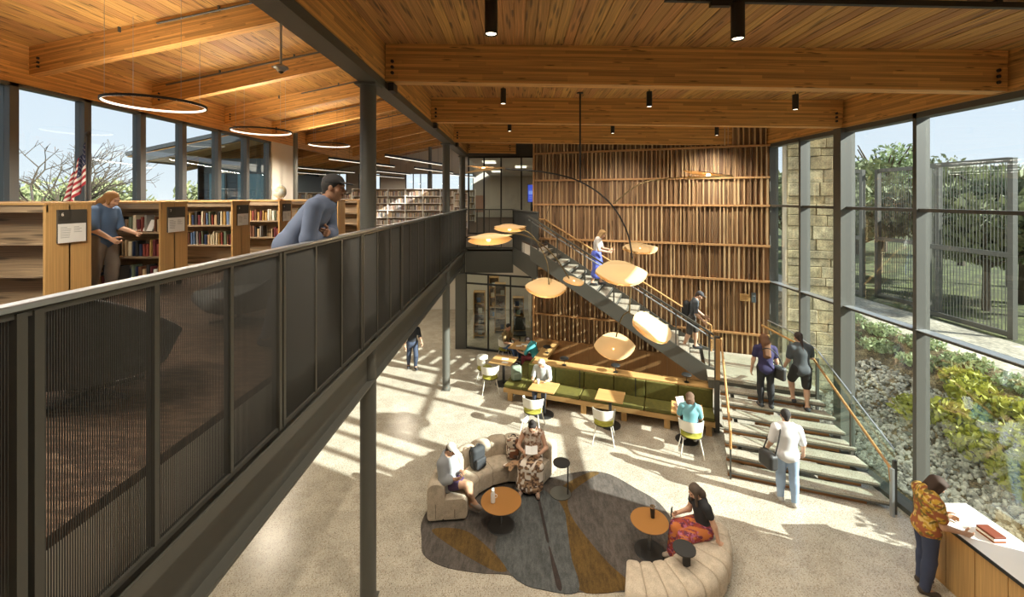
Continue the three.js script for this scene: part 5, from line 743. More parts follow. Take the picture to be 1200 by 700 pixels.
// 8 at the counter
person({ label: 'person in a yellow floral blouse and jeans reading at the white counter', pos: [6.02, 0, -6.28], yaw: 78, h: 1.74, cell: 0.012, lean: 3, head: [0, 30], skin: 'tan', armL: [[0.12, -1, 0.25], [-0.15, -0.25, 1]], armR: [[-0.12, -1, 0.2], [0.1, -0.25, 1]], handL: { thumb: [0, 1, 0.2] }, handR: { thumb: [0, 1, 0.2] }, legL: [[0.04, -1, 0.1], [0, -1, -0.1], [0.2, -0.12, 1]], legR: [[-0.04, -1, -0.04], [0, -1, -0.16], [-0.2, -0.12, 1]],
  top: { sleeve: 0.6, loose: 0.02, pat: blotch([[0.52, 0.30, 0.03], [0.30, 0.09, 0.03], [0.16, 0.11, 0.02], [0.7, 0.48, 0.16]], 26, 0.5) }, bottom: { type: 'pants', c: lin(0.035, 0.045, 0.085), loose: 0.006 }, shoes: lin(0.05, 0.035, 0.025), hair: { style: 'bob', c: lin(0.05, 0.028, 0.018) } });
// 9 on the backless bench
const sitter = person({ label: 'long-haired person in black top and red patterned trousers on the backless curved bench', pos: [2.94, 0, -6.78], yaw: -80, h: 1.6, hip: 0.52, cell: 0.012, lean: 4, head: [0, 24], skin: 'light', armR: [[-0.1, -1, 0.3], [0.15, -0.05, 1]], armL: [[0.2, -1, -0.35], [0.1, -1, -0.25]], handR: { grip: 1, thumb: [0, 1, 0] }, handL: { dir: [0.3, -0.5, -0.8] }, legL: [[0.1, -0.05, 1], [0, -1, 0.3]], legR: [[-0.02, -0.02, 1], [0.05, -1, 0.2]], top: { c: lin(0.025, 0.025, 0.026), sleeve: 0.4, loose: 0.006 }, bottom: { type: 'pants', loose: 0.03, pat: blotch([[0.30, 0.045, 0.03], [0.52, 0.16, 0.04], [0.14, 0.03, 0.06], [0.4, 0.12, 0.2]], 30) }, shoes: lin(0.45, 0.38, 0.3), hair: { style: 'long', c: lin(0.085, 0.06, 0.042), len: 0.36 } });
{ const t = thing('smartphone', 'phone in the hand of the person on the backless bench', 'phone', (() => { sitter.updateMatrixWorld(true); const p = sitter.localToWorld(sitter.J.R.hand.clone()); return [p.x - 0.01, p.y - 0.03, p.z]; })(), 0.9); part(t, 'body', rbox(0.075, 0.15, 0.009, 0.004, 0, 0.07, 0), M.black); part(t, 'screen', box(0.066, 0.135, 0.002, 0, 0.07, 0.0055), M.tealPane); }
// 10, 11 on the curved sofa
person({ label: 'person in white cap and grey shirt sitting cross-legged on the curved sofa', pos: [-1.25, 0, -7.84], yaw: 66, h: 1.62, hip: 0.53, cell: 0.012, lean: -7, head: [0, 30], skin: 'tan', armL: [[0.15, -1, 0.15], [-0.45, 0.1, 0.9]], armR: [[-0.15, -1, 0.2], [0.35, 0.15, 0.9]], handL: { grip: 1 }, handR: { grip: 1 }, legL: [[-0.05, 0.02, 1], [0.1, -1, 0.05]], legR: [[0.15, 0.16, 1], [0.3, -0.95, 0.25], [0.3, -0.5, 0.9]], top: { c: lin(0.30, 0.31, 0.32), sleeve: 1.5, loose: 0.03 }, bottom: { type: 'shorts', c: lin(0.055, 0.03, 0.075), len: 0.5, name: 'shorts', loose: 0.01 }, shoes: lin(0.3, 0.24, 0.2), hair: { style: 'short', c: lin(0.08, 0.05, 0.035) }, cap: lin(0.6, 0.57, 0.52) });
person({ label: 'person in a long patterned dress with a dark bun reading on the curved sofa', pos: [0.32, 0, -8.72], yaw: -6, h: 1.70, hip: 0.53, cell: 0.012, wide: 1.2, lean: 4, head: [0, 28], skin: 'light', armL: [[0.35, -1, 0.25], [-0.5, 0.0, 0.9]], armR: [[-0.4, -1, 0.2], [0.5, 0.05, 0.9]], handL: { grip: 1 }, handR: { grip: 1 }, legL: [[0.08, -0.04, 1], [0, -1, 0.12]], legR: [[-0.16, -0.04, 1], [-0.1, -1, 0.14]], top: { sleeve: 0.0, loose: 0.006, name: 'bodice', pat: blotch([[0.52, 0.36, 0.26], [0.74, 0.66, 0.56], [0.2, 0.11, 0.06], [0.62, 0.5, 0.4]], 24) }, bottom: { type: 'dress', len: 0.86, name: 'dress_skirt', pat: blotch([[0.30, 0.18, 0.1], [0.78, 0.7, 0.6], [0.1, 0.055, 0.035], [0.5, 0.33, 0.2]], 22, 0.46) }, shoes: lin(0.32, 0.22, 0.16), hair: { style: 'bun', c: lin(0.02, 0.014, 0.012) } });
{ const t = thing('open_book', 'open paperback held by the reading person on the sofa', 'book', [0.28, 0.8, -8.36], 0); for (const s of [-1, 1]) part(t, 'page_block', rbox(0.12, 0.016, 0.18, 0.004, 0, 0, 0).rotateZ(s * 0.25).rotateX(0.4).translate(s * 0.06, 0, 0), M.paper); const u = solo('draped_shawl', (() => { const f = new Field(); f.cap(V(0, 0.03, 0), V(-0.26, 0.02, 0.1), 0.07, 0.05, { f: V(0, 1, 0), s: 0.45 }).cap(V(-0.1, 0.03, 0.02), V(-0.16, 0.02, 0.24), 0.06, 0.04, { f: V(0, 1, 0), s: 0.4 }).cap(V(0.02, 0.02, 0.05), V(0.04, 0.02, 0.2), 0.06, 0.05, { f: V(0, 1, 0), s: 0.45 }); return paint(f.mesh(0.012), blotch([[0.36, 0.22, 0.12], [0.78, 0.7, 0.6], [0.14, 0.08, 0.05]], 24)); })(), clothMat(lin(1, 1, 1), true), 'patterned shawl lying on the sofa beside the reading person', 'shawl'); u.position.set(0.02, 0.425, -8.55); }
// 12, 13, 14, 15 in the cafe corner
person({ label: 'white-haired person in a pale blue top sitting on the olive bench', pos: SP(0.95, 0, 2.22), yaw: -18, h: 1.66, hip: 0.56, cell: 0.014, wide: 1.1, head: [0, 22], skin: 'light', lean: 8, armL: [[0.25, -1, 0.3], [-0.3, 0.1, 1]], armR: [[-0.25, -1, 0.3], [0.3, 0.1, 1]], legL: [[0.1, -0.05, 1], [0, -1, 0]], legR: [[-0.1, -0.05, 1], [0, -1, 0]], top: { c: lin(0.52, 0.58, 0.58), sleeve: 0.8, loose: 0.012 }, bottom: { type: 'pants', c: lin(0.06, 0.07, 0.1) }, hair: { style: 'bob', c: lin(0.68, 0.64, 0.56) } });
person({ label: 'person with glasses in an olive T-shirt sitting in front of the glass partition', pos: [-0.4, 0, -15.0], yaw: 62, h: 1.74, hip: 0.57, cell: 0.015, head: [-30, 12], skin: 'tan', lean: 4, armL: [[0.2, -1, 0.35], [-0.4, -0.1, 1]], armR: [[-0.25, -1, 0.3], [0.4, -0.1, 1]], legL: [[0.12, -0.05, 1], [0, -1, 0.1]], legR: [[-0.12, -0.05, 1], [0, -1, 0.1]], top: { c: lin(0.24, 0.17, 0.075), sleeve: 0.8, loose: 0.01 }, bottom: { type: 'pants', c: lin(0.06, 0.12, 0.26) }, hair: { style: 'short', c: lin(0.02, 0.017, 0.015) } });
person({ label: 'person in a teal top bending over the table at the short arm of the bench', pos: SP(0.22, 0, 0.55), yaw: -118, h: 1.64, hip: 0.56, cell: 0.015, head: [0, 20], skin: 'light', lean: 24, armL: [[0.2, -1, 0.5], [-0.2, 0.1, 1]], armR: [[-0.2, -1, 0.5], [0.2, 0.1, 1]], legL: [[0.1, -0.05, 1], [0, -1, 0]], legR: [[-0.1, -0.05, 1], [0, -1, 0]], top: { c: lin(0.07, 0.36, 0.38), sleeve: 0.9, loose: 0.012 }, bottom: { type: 'pants', c: lin(0.2, 0.03, 0.04) }, hair: { style: 'short', c: lin(0.05, 0.035, 0.03) } });
person({ label: 'girl with long brown hair in a teal T-shirt reading at the cafe table', pos: [3.92, 0, -9.66], yaw: 160, h: 1.62, hip: 0.57, cell: 0.013, head: [0, 16], skin: 'light', lean: 8, armL: [[0.25, -1, 0.35], [0.25, 0.3, 1]], armR: [[-0.22, -1, 0.35], [0.3, 0.1, 1]], legL: [[0.1, -0.05, 1], [0, -1, -0.2]], legR: [[-0.1, -0.05, 1], [0, -1, -0.2]], top: { c: lin(0.16, 0.36, 0.4), sleeve: 0.8, loose: 0.012 }, bottom: { type: 'pants', c: lin(0.03, 0.03, 0.04) }, shoes: lin(0.6, 0.58, 0.54), hair: { style: 'long', c: lin(0.13, 0.075, 0.045), len: 0.26 } });
{ const t = thing('open_book', 'large white book propped in front of the girl in teal', 'book', [3.9, 0.8, -10.02], 0.25); part(t, 'page_block', rbox(0.2, 0.28, 0.016, 0.004, -0.02, 0.12, 0).rotateX(-0.5), M.paper); part(t, 'cover', rbox(0.21, 0.29, 0.006, 0.002, -0.02, 0.12, -0.012).rotateX(-0.5), M.oakDark); }
// 16 walking under the upper floor
person({ label: 'person in a dark shirt and jeans walking under the upper floor', pos: [-3.5, 0, -14.25], yaw: 20, h: 1.74, cell: 0.015, head: [0, 10], skin: 'light', lean: 5, armL: [[0.2, -1, 0.3], [0.1, -0.4, 0.9]], armR: [[-0.2, -1, -0.2], [0, -1, 0.2]], legL: [[0.03, -1, 0.35], [0, -1, -0.3]], legR: [[-0.03, -1, -0.2], [0, -1, -0.35]], top: { c: lin(0.02, 0.022, 0.028), sleeve: 0.9 }, bottom: { type: 'pants', c: lin(0.045, 0.06, 0.1) }, hair: { style: 'short', c: lin(0.2, 0.13, 0.07) } });
// ================================================================ library floor
mat('shelfWood', { map: woodT, color: lin(0.56, 0.45, 0.32), roughness: 0.6 });
mat('signDark', { color: lin(0.06, 0.055, 0.045), roughness: 0.6 });
const BC = [['red', '#7e3a30'], ['navy', '#26324e'], ['white', '#dcd8cc'], ['green', '#66705a'], ['brown', '#6b4630'], ['black', '#2a2826'], ['ochre', '#a8854a'], ['grey', '#8b8780'], ['tan', '#b79b76'], ['cream', '#cfc3a6'], ['maroon', '#5b2428'], ['blue', '#62789a']].map(([n, c]) => [n, new THREE.MeshStandardMaterial({ color: c, roughness: 0.6 })]);
const bookG = [0.022, 0.03, 0.038, 0.048].map((w) => [0.2, 0.24, 0.27].map((h) => ({ w, h, b: rbox(w, h, 0.16, 0.004, 0, h / 2, 0, 1), p: box(w * 0.8, h - 0.012, 0.02, 0, h / 2, -0.075) })));
function book(x, y, z, where, group, lying) {
  const g = pick(pick(bookG)), [n, m] = pick(BC), t = thing('book', n + ' book standing on ' + where, 'book', [x, y, z], 0, group); part(t, 'cover', g.b, m); part(t, 'pages', g.p, M.paper);
  if (lying) { t.rotation.z = Math.PI / 2; t.position.x += g.h / 2; } else t.rotation.z = R(-0.02, 0.02); return g.w;
}
const numT = (s) => canvasTex(128, 128, (c) => { c.fillStyle = '#3d3a33'; c.fillRect(0, 0, 128, 128); c.fillStyle = '#e9e6dc'; c.font = 'bold 54px sans-serif'; c.fillText(s, 22, 74); });
const cardT = canvasTex(256, 192, (c) => { c.fillStyle = '#e9e9e4'; c.fillRect(0, 0, 256, 192); c.fillStyle = '#8d8d88'; for (let i = 0; i < 7; i++) { c.fillRect(18, 34 + i * 17, 60 + ((i * 37) % 40), 4); if (i < 4) c.fillRect(140, 34 + i * 17, 50 + ((i * 23) % 40), 4); } });
const PL = (w, h, t, m) => { const p = uvBox(w, h, m); return p; };
function uvBox(w, h, t) { const g = new THREE.BoxGeometry(t, h, w); return g; } // box whose +x face carries the print
const caseX = -5.75, caseL = 2.9, ranges = [[-5.2, '6', 0], [-6.88, '7', 1.55], [-8.62, '8', 1.15], [-10.32, '9', 1.0], [-12.0, null, 0.5], [-13.7, null, 0.4], [-15.4, null, 0]];
ranges.forEach(([zf, num, fill], ri) => { // zf: face towards the camera
  const zb = zf - 0.56, where = ['the bookcase beside the flag', 'the bookcase behind the person in blue', 'the bookcase between the person in blue and the globe', 'the bookcase under the globe'][ri] ?? 'a low bookcase past the globe', t = thing('low_bookcase', ['low oak bookcase on castors ending beside the flag', 'low oak bookcase on castors right behind the person in the blue shirt', 'low oak bookcase between the person in blue and the globe', 'low oak bookcase carrying the pale globe'][ri] ?? 'low oak bookcase further along the aisle past the globe', 'bookcase', [caseX, UP, zf], 0, 'low bookcases along the aisle');
  const B = (x0, x1, y0, y1, z0, z1, n, m, a = 0) => part(t, n, uvm(boxMM(x0, x1, y0, y1, z0, z1), a), m);
  const end = B(-0.03, 0, 0.1, 1.41, -0.56, 0, 'end_panel', M.oak, 1); B(-caseL, -caseL + 0.03, 0.1, 1.41, -0.56, 0, 'end_panel', M.oak, 1); B(-caseL, 0.005, 1.41, 1.44, -0.57, 0.01, 'top_board', M.oak); B(-caseL, 0, 0.1, 1.41, -0.29, -0.27, 'centre_panel', M.shelfWood); B(-1.5, -1.47, 0.1, 1.41, -0.55, -0.01, 'divider', M.oak, 1);
  B(-caseL, 0, 1.32, 1.41, -0.03, -0.01, 'valance', M.shelfWood);
  for (const y of [0.14, 0.55, 0.95]) for (const [a, b] of [[-0.27, -0.01], [-0.55, -0.29]]) B(-caseL + 0.03, -0.03, y - 0.03, y, a, b, 'shelf', M.shelfWood);
  for (const [x, z] of [[-0.1, -0.06], [-0.1, -0.5], [-caseL + 0.1, -0.06], [-caseL + 0.1, -0.5]]) part(t, 'castor', [cyl(0.045, 0.045, 0.03, 0, 0, 0, 16).rotateX(Math.PI / 2).translate(x, 0.046, z), box(0.03, 0.06, 0.05, x, 0.08, z)], M.dark);
  if (num || ri === 4) { const s = part(end, 'sign_panel', box(0.02, 0.42, 0.36, 0.012, 1.14, -0.3), M.signDark); part(end, 'sign_number', box(0.004, 0.13, 0.13, 0.024, 1.28, -0.2), new THREE.MeshStandardMaterial({ map: numT(num ?? ''), roughness: 0.6 })); part(end, 'sign_card', box(0.006, 0.24, 0.34, 0.026, 1.05, -0.29), new THREE.MeshStandardMaterial({ map: cardT, roughness: 0.7 })); }
  if (fill) for (const y of [0.55, 0.95, 0.14]) { if (y < 0.2 && ri > 1) continue; for (let x = -0.06; x > -fill;) { if (rnd() < 0.06) { x -= R(0.08, 0.22); continue; } x -= 0.024; const w = book(caseX + x, UP + y, zf - 0.13, where, num ? 'books on the low bookcases' : 'books on the far low bookcases'); x -= w / 2 + 0.012 + w * 0.15; } }
  if (ri === 1) { const d = thing('display_book', 'open pale picture book propped on the top shelf behind the person in blue', 'book', [caseX - 0.35, UP + 0.96, zf - 0.06], 0); part(d, 'page_block', rbox(0.32, 0.2, 0.02, 0.004, 0, 0.1, 0).rotateX(-0.5), M.paper); }
});
{ const t = thing('book_cart', 'low dark open book bin on the floor beside the standing librarian', 'cart', [-6.55, UP, -6.72]); part(t, 'side', boxMM(-0.32, -0.3, 0.05, 0.42, -0.14, 0.14), M.dark); part(t, 'side', boxMM(0.3, 0.32, 0.05, 0.42, -0.14, 0.14), M.dark); part(t, 'base', boxMM(-0.3, 0.3, 0.05, 0.08, -0.14, 0.14), M.dark); part(t, 'back', boxMM(-0.3, 0.3, 0.05, 0.42, -0.14, -0.12), M.dark); for (let i = 0; i < 9; i++) { book(-6.55 - 0.26 + i * 0.062, UP + 0.08, -6.71, 'the low dark bin', 'books in the dark bin'); } }
{ const t = thing('globe', 'pale desk globe on a wooden stand on top of a low bookcase', 'globe', [-5.9, UP + 1.44, -10.6]); part(t, 'sphere', sph(0.155, 0, 0.21, 0, 28), new THREE.MeshStandardMaterial({ roughness: 0.4, map: tex(256, 128, (u, v) => { const a = vnoise(u * 8, v * 5, 8, 99, 3) + 0.4 * vnoise(u * 22, v * 16, 22, 99, 4); return a > 0.78 ? [0.83, 0.8, 0.66] : [0.84, 0.88, 0.86]; }) })); part(t, 'meridian', new THREE.TorusGeometry(0.17, 0.006, 8, 40, 3.6).rotateZ(-1.9).translate(0, 0.21, 0), M.capRail); part(t, 'stand', new THREE.LatheGeometry([[0, 0], [0.1, 0], [0.1, 0.015], [0.03, 0.03], [0.02, 0.05], [0, 0.05]].map((p) => new THREE.Vector2(...p)), 24), M.oakDark); }
// ---- flag
{ const t = thing('flag', 'furled stars and stripes flag on a dark pole in front of the left windows', 'flag', [-9.35, UP, -9.3]); part(t, 'pole', cyl(0.028, 0.028, 2.85, 0, 1.425, 0, 14), M.dark); part(t, 'finial', [sph(0.05, 0, 2.9, 0, 14), cyl(0.04, 0.04, 0.03, 0, 2.84, 0, 14)], M.dark); part(t, 'base', new THREE.LatheGeometry([[0, 0], [0.2, 0], [0.2, 0.03], [0.05, 0.06], [0, 0.06]].map((p) => new THREE.Vector2(...p)), 24), M.dark);
  const ft = canvasTex(380, 200, (c) => { for (let i = 0; i < 13; i++) { c.fillStyle = i % 2 ? '#e9e4dd' : '#a33038'; c.fillRect(0, i * 200 / 13, 380, 200 / 13 + 1); } c.fillStyle = '#2f3a5e'; c.fillRect(0, 0, 152, 108); c.fillStyle = '#eeeeee'; for (let r = 0; r < 9; r++) for (let k = 0; k < (r % 2 ? 5 : 6); k++) { c.beginPath(); const x = 13 + (r % 2 ? 12.6 : 0) + k * 25.2, y = 11 + r * 10.8; for (let q = 0; q < 10; q++) { const a = -Math.PI / 2 + q * Math.PI / 5, R_ = q % 2 ? 2 : 5; c.lineTo(x + Math.cos(a) * R_, y + Math.sin(a) * R_); } c.fill(); } });
  const g = new THREE.PlaneGeometry(1, 1, 60, 40), p = g.attributes.position; for (let i = 0; i < p.count; i++) { const u = p.getX(i) + 0.5, v = p.getY(i) + 0.5, f = Math.sin(u * 17) * 0.07 * (0.3 + u) , x = -0.03 - u * 0.55 * (0.55 + 0.45 * (1 - v)), drop = u * 0.95; p.setXYZ(i, x, 2.72 - (1 - v) * 0.92 - drop * (0.75 + 0.15 * v), f * (1.2 - 0.5 * v) + 0.03); } g.computeVertexNormals(); const back = g.clone().translate(0, 0, -0.004);
  part(t, 'cloth', merge([g, back]), new THREE.MeshStandardMaterial({ map: ft, roughness: 0.8, side: THREE.DoubleSide })); }
// ---- lounge chairs behind the guard
mat('greyFelt', { map: clothT, color: lin(0.11, 0.115, 0.115), roughness: 0.95 });
function loungeChair(p, turn, label) { const t = thing('lounge_chair', label, 'chair', p, turn);
  const n = 40, pos = [], idx = []; for (let i = 0; i <= n; i++) { const a = (-140 + 280 * i / n) * Math.PI / 180, e = Math.cos(a * 0.62), y1 = 0.40 + 0.46 * Math.pow(Math.max(0, e), 3), y0 = 0.2; for (const [r, y, o] of [[0.40, y0, 0], [0.46 + 0.08 * e, y1 - 0.02, 0.05], [0.445 + 0.08 * e, y1, 0.06], [0.42 + 0.08 * e, y1 - 0.01, 0.055], [0.36, y0 + 0.02, 0]]) pos.push(Math.sin(a) * (r + 0.02), y, Math.cos(a) * r); }
  for (let i = 0; i < n; i++) for (let j = 0; j < 5; j++) { const a = i * 5 + j, b = i * 5 + (j + 1) % 5; idx.push(a, b, a + 5, b, b + 5, a + 5); } const g = new THREE.BufferGeometry(); g.setAttribute('position', new THREE.Float32BufferAttribute(pos, 3)); g.setIndex(idx); g.computeVertexNormals(); part(t, 'shell', uvm(g, 0, 2, 2), M.greyFelt);
  part(t, 'seat_cushion', uvm(rbox(0.74, 0.16, 0.74, 0.07, 0, 0.31, -0.05, 4), 0, 2, 2), M.greyFelt); part(t, 'under_shell', cyl(0.4, 0.28, 0.08, 0, 0.2, 0, 32), M.greyFelt); part(t, 'stem', cyl(0.035, 0.035, 0.16, 0, 0.1, 0, 16), M.dark); for (let k = 0; k < 4; k++) part(t, 'foot', rod([0, 0.05, 0], [Math.cos(k * 1.571 + 0.6) * 0.32, 0.015, Math.sin(k * 1.571 + 0.6) * 0.32], 0.018), M.dark); return t; }
loungeChair([-3.2, UP, -3.25], 0.35, 'grey felt lounge chair behind the near guard panels'); loungeChair([-3.35, UP, -5.15], 2.4, 'grey felt lounge chair beside the leaning man'); loungeChair([-3.3, UP, -1.6], 0.9, 'grey felt lounge chair at the near end of the guard');
// ---- ring pendants
function ring(x, y, z, r, label, down = 19) { const t = thing('ring_pendant', label, 'lamp', [x, y, z]); const tor = (a, b, y0, y1) => new THREE.LatheGeometry([[a, y0], [b, y0], [b, y1], [a, y1], [a, y0]].map((p) => new THREE.Vector2(...p)), 72);
  part(t, 'housing', tor(r, r + 0.022, -0.022, 0.022), M.black); part(t, 'led_strip', tor(r - 0.012, r - 0.001, -0.02, 0.02), M.ledWarm); for (let k = 0; k < 4; k++) { const a = k * 1.571 + 0.4, cx = Math.cos(a) * r, cz = Math.sin(a) * r; part(t, 'cable', rod([cx, 0.02, cz], [cx, lY(x + cx) + 0.55 - y, cz], 0.0035, 0.0035, 6), M.capRail); }
  for (let k = 0; k < 4; k++) { const a = k * 1.571 + 1.2, px = Math.cos(a) * (r - 0.006), pz = Math.sin(a) * (r - 0.006); for (const [dy, pw] of [[-0.04, down], [0.04, 4.5]]) { const l = new THREE.SpotLight(lin(1, 0.9, 0.74), pw, 0, 1.4, 0.4); l.position.set(px, dy, pz); l.target.position.set(px, dy * 50, pz); l.castShadow = true; l.shadow.radius = 3; t.add(l, l.target); } } return t; }
ring(-6.77, 7.51, -8, 0.76, 'large glowing ring pendant in front of the flag windows'); ring(-7.36, 7.67, -12.3, 0.76, 'glowing ring pendant in front of the building wing windows'); ring(-7.48, 7.86, -17, 0.76, 'glowing ring pendant near the thin column behind the man in the cap'); ring(-4.1, 7.6, -2.6, 0.76, 'added unseen ring pendant over the near lounge chairs, filling the bookcase ends', 20);  // last ring is out of view, added to brighten the bookcase end panels
// ---- linear pendants
function linear(x, z, len, label, y = 7.2, turn = -0.3) { const t = thing('linear_pendant', label, 'lamp', [x, y, z], turn, 'linear lights over the bookshelves'); part(t, 'housing', box(0.06, 0.09, len, 0, 0.045, 0), M.black); part(t, 'diffuser', box(0.05, 0.012, len - 0.02, 0, -0.006, 0), M.ledWarm); for (const s of [-1, 1]) part(t, 'cable', rod([0, 0.09, s * len * 0.4], [0, lY(x) + 0.5 - y, s * len * 0.4], 0.004, 0.004, 6), M.black);
  const l = new THREE.RectAreaLight(lin(1, 0.9, 0.74), 90, 0.05, len); l.position.set(0, -0.02, 0); l.rotation.x = -Math.PI / 2; t.add(l); return t; }
[[-3.95, -16.9], [-6.4, -18], [-10, -22.5], [-4.4, -23], [-7.3, -24.5], [-12.5, -25], [-3.6, -28.5], [-9, -29.5]].forEach(([x, z], i) => linear(x, z, 4.3, ['long black linear pendant light closest to the far end column', 'long black linear pendant light above the low bookcases', 'long black linear pendant light beyond the thin column'][i] ?? 'long black linear pendant light over the far bookshelves'));
{ const t = thing('ceiling_dome', 'grey dome fixture on a pole below the sloping ceiling', 'fixture', [-4.43, 8.18, -8]); part(t, 'pole', rod([0, 0.05, 0], [0, lY(-4.43) + 0.58 - 8.18, 0], 0.022), M.capRail); part(t, 'body', new THREE.LatheGeometry([[0, -0.07], [0.06, -0.06], [0.09, -0.02], [0.13, 0.0], [0.12, 0.04], [0.03, 0.08], [0, 0.09]].map((p) => new THREE.Vector2(...p)), 28), M.capRail); part(t, 'lens', sph(0.05, 0, -0.05, 0, 16), M.dark); part(t, 'arm', rod([-0.17, 0.03, 0], [-0.08, 0.03, 0], 0.02), M.capRail); }
// ---- far stacks
mat('shelfWhite', { color: lin(0.7, 0.67, 0.6), roughness: 0.6 });
function stack(x0, x1, z, h, label, group) { const t = thing('book_stack_range', label, 'bookshelf', [x0, UP, z], 0, group), L = x1 - x0, n = Math.round(L / 0.92), sh = 5;
  for (let i = 0; i <= n; i++) part(t, 'upright', box(0.03, h, 0.5, L * i / n, h / 2, 0), M.shelfWhite); for (let k = 0; k <= sh; k++) for (let i = 0; i < n; i++) part(t, 'shelf', box(L / n - 0.03, 0.025, 0.48, L * (i + 0.5) / n, 0.1 + (h - 0.12) * k / sh, 0), M.shelfWhite); part(t, 'centre_panel', boxMM(0, L, 0.1, h, -0.02, 0), M.shelfWood);
  const bg = new THREE.BoxGeometry(1, 1, 0.17).translate(0, 0.5, 0), N = Math.floor(L / 0.042) * sh, im = new THREE.InstancedMesh(bg, mat('farBook', { color: '#ffffff', roughness: 0.7 }), N), m = new THREE.Matrix4(), c = new THREE.Color(); let q = 0;
  for (let k = 0; k < sh; k++) for (let i = 0; i < Math.floor(L / 0.042); i++) { const on = rnd() > 0.14; im.setMatrixAt(q, m.compose(V(0.03 + i * 0.042, 0.115 + (h - 0.12) * k / sh, 0.13), new THREE.Quaternion(), V(on ? R(0.026, 0.04) : 0.001, R(0.19, 0.27), 1))); im.setColorAt(q++, c.copy(pick(BC)[1].color).lerp(new THREE.Color(0.6, 0.52, 0.42), 0.35)); }
  im.name = 'shelved_books'; im.userData.kind = 'stuff'; t.add(im); return t; }
stack(-8.6, -3.1, -22.5, 1.98, 'long white bookshelf range behind the guard, closest to the aisle', null); stack(-13.5, -9.2, -24.0, 1.8, 'white bookshelf range beyond the thin column'); stack(-9, -2.6, -26.5, 2.0, 'long white bookshelf range in the second row'); stack(-3.0, -2.35, -20.5, 1.75, 'short bookshelf unit beside the far column');
// ---- rooms behind the glass partitions
function panelLight(x, y, z, w, d, label, pw, group) { const t = thing('ceiling_panel_light', label, 'ceiling light', [x, y, z], 0, group); part(t, 'frame', [box(w + 0.06, 0.02, 0.03, 0, 0.01, d / 2 + 0.015), box(w + 0.06, 0.02, 0.03, 0, 0.01, -d / 2 - 0.015), box(0.03, 0.02, d, w / 2 + 0.015, 0.01, 0), box(0.03, 0.02, d, -w / 2 - 0.015, 0.01, 0)], M.white); part(t, 'diffuser', box(w, 0.012, d, 0, 0.008, 0), M.ledWarm); const l = new THREE.RectAreaLight(lin(1, 0.87, 0.68), pw, w, d); l.position.set(0, -0.01, 0); l.rotation.x = -Math.PI / 2; t.add(l); return t; }
for (const [x, z] of [[-1.2, -18.5], [-0.3, -20.4]]) panelLight(x, 3.62, z, 0.6, 0.6, 'square ceiling light in the room behind the lower glass partition', 5, 'lights behind the lower partition');
for (const [x, z] of [[-8.05, -14.6], [-6.7, -11.6], [-4.6, -17.5], [-5.5, -8], [-9.5, -9], [-5.0, -3], [-9.5, -18.5]]) panelLight(x, 3.66, z, 0.75, 0.75, 'square ceiling light set under the upper floor', 30, 'lights under the upper floor');
for (const [x, z] of [[-1.3, -20], [0.2, -23], [-1.3, -27]]) panelLight(x, 7.4, z, 0.6, 1.2, 'rectangular ceiling light in the room behind the upstairs partition', 6, 'lights behind the upstairs partition');
struct('ceiling_upper_room', boxMM(-2.1, 1.3, 7.44, 7.56, -33, -17.8), M.white);
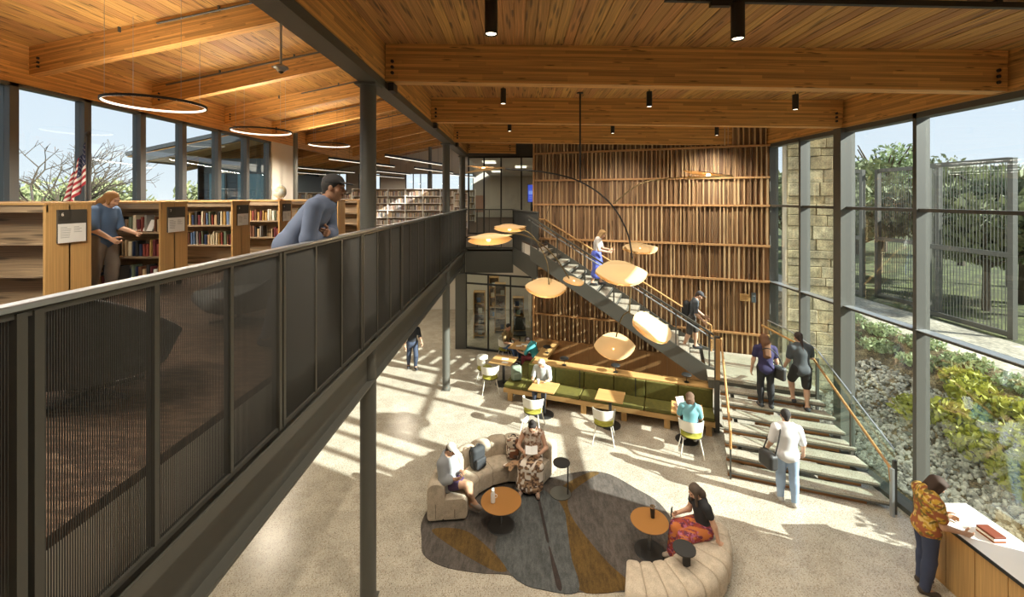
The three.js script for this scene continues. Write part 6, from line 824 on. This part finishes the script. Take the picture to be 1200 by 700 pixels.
for (const [x, z, h] of [[-1.55, -17.6, 1.9], [-0.72, -18.3, 2.1], [0.05, -17.9, 1.6], [-1.1, -20.3, 2.0]]) { const t = thing('display_shelf', 'tall timber display shelf behind the lower glass partition', 'bookshelf', [x, 0, z], 0, 'display shelves behind the partition'); part(t, 'end_panel', uvm(box(0.03, h, 0.4, -0.22, h / 2, 0), 1), M.oak); part(t, 'end_panel', uvm(box(0.03, h, 0.4, 0.22, h / 2, 0), 1), M.oak); for (let k = 0; k < 5; k++) part(t, 'shelf', box(0.42, 0.025, 0.38, 0, 0.12 + k * (h - 0.14) / 4, 0), M.oak); part(t, 'back', box(0.42, h, 0.02, 0, h / 2, -0.18), M.shelfWood); for (let k = 0; k < 4; k++) part(t, 'display_card', box(0.16, 0.2, 0.02, R(-0.1, 0.1), 0.24 + k * (h - 0.14) / 4, 0.1), pick(BC)[1]); }
{ const t = thing('dark_chair', 'dark office chair behind the lower glass partition', 'chair', [0.1, 0, -16.6]); part(t, 'seat', rbox(0.5, 0.08, 0.48, 0.03, 0, 0.46, 0), M.dark); part(t, 'backrest', rbox(0.46, 0.5, 0.06, 0.03, 0, 0.78, -0.22), M.dark); part(t, 'stem', cyl(0.03, 0.03, 0.4, 0, 0.24, 0), M.dark); for (let k = 0; k < 5; k++) part(t, 'foot', rod([0, 0.06, 0], [Math.cos(k * 1.257) * 0.28, 0.03, Math.sin(k * 1.257) * 0.28], 0.016), M.dark); }
{ const t = thing('wall_screen', 'blue information screen behind the upstairs partition', 'screen', [0.62, 5.55, -18.1]); part(t, 'bezel', box(0.36, 0.78, 0.04, 0, 0.39, 0), M.black); part(t, 'screen', box(0.32, 0.72, 0.006, 0, 0.39, 0.023), new THREE.MeshStandardMaterial({ color: '#000000', emissive: '#ffffff', emissiveIntensity: 0.9, emissiveMap: canvasTex(64, 144, (c) => { c.fillStyle = '#4a5cd0'; c.fillRect(0, 0, 64, 144); c.fillStyle = '#8aa0e8'; c.fillRect(6, 50, 52, 30); c.fillStyle = '#7f86d8'; c.fillRect(6, 96, 40, 6); c.fillRect(6, 110, 46, 6); }) })); part(t, 'stand', boxMM(-0.05, 0.05, -1.3, 0.1, -0.05, -0.02), M.dark); }
{ const t = thing('poster_board', 'pale pink poster board behind the upstairs partition', 'poster', [-1.55, UP + 0.9, -18.0]); part(t, 'board', box(0.4, 0.7, 0.02, 0, 0.35, 0), new THREE.MeshStandardMaterial({ color: '#c9a08c', roughness: 0.8 })); part(t, 'leg', [rod([-0.15, 0, 0], [-0.15, -0.9, 0], 0.012), rod([0.15, 0, 0], [0.15, -0.9, 0], 0.012)], M.dark); }
renderer.render(scene, camera);
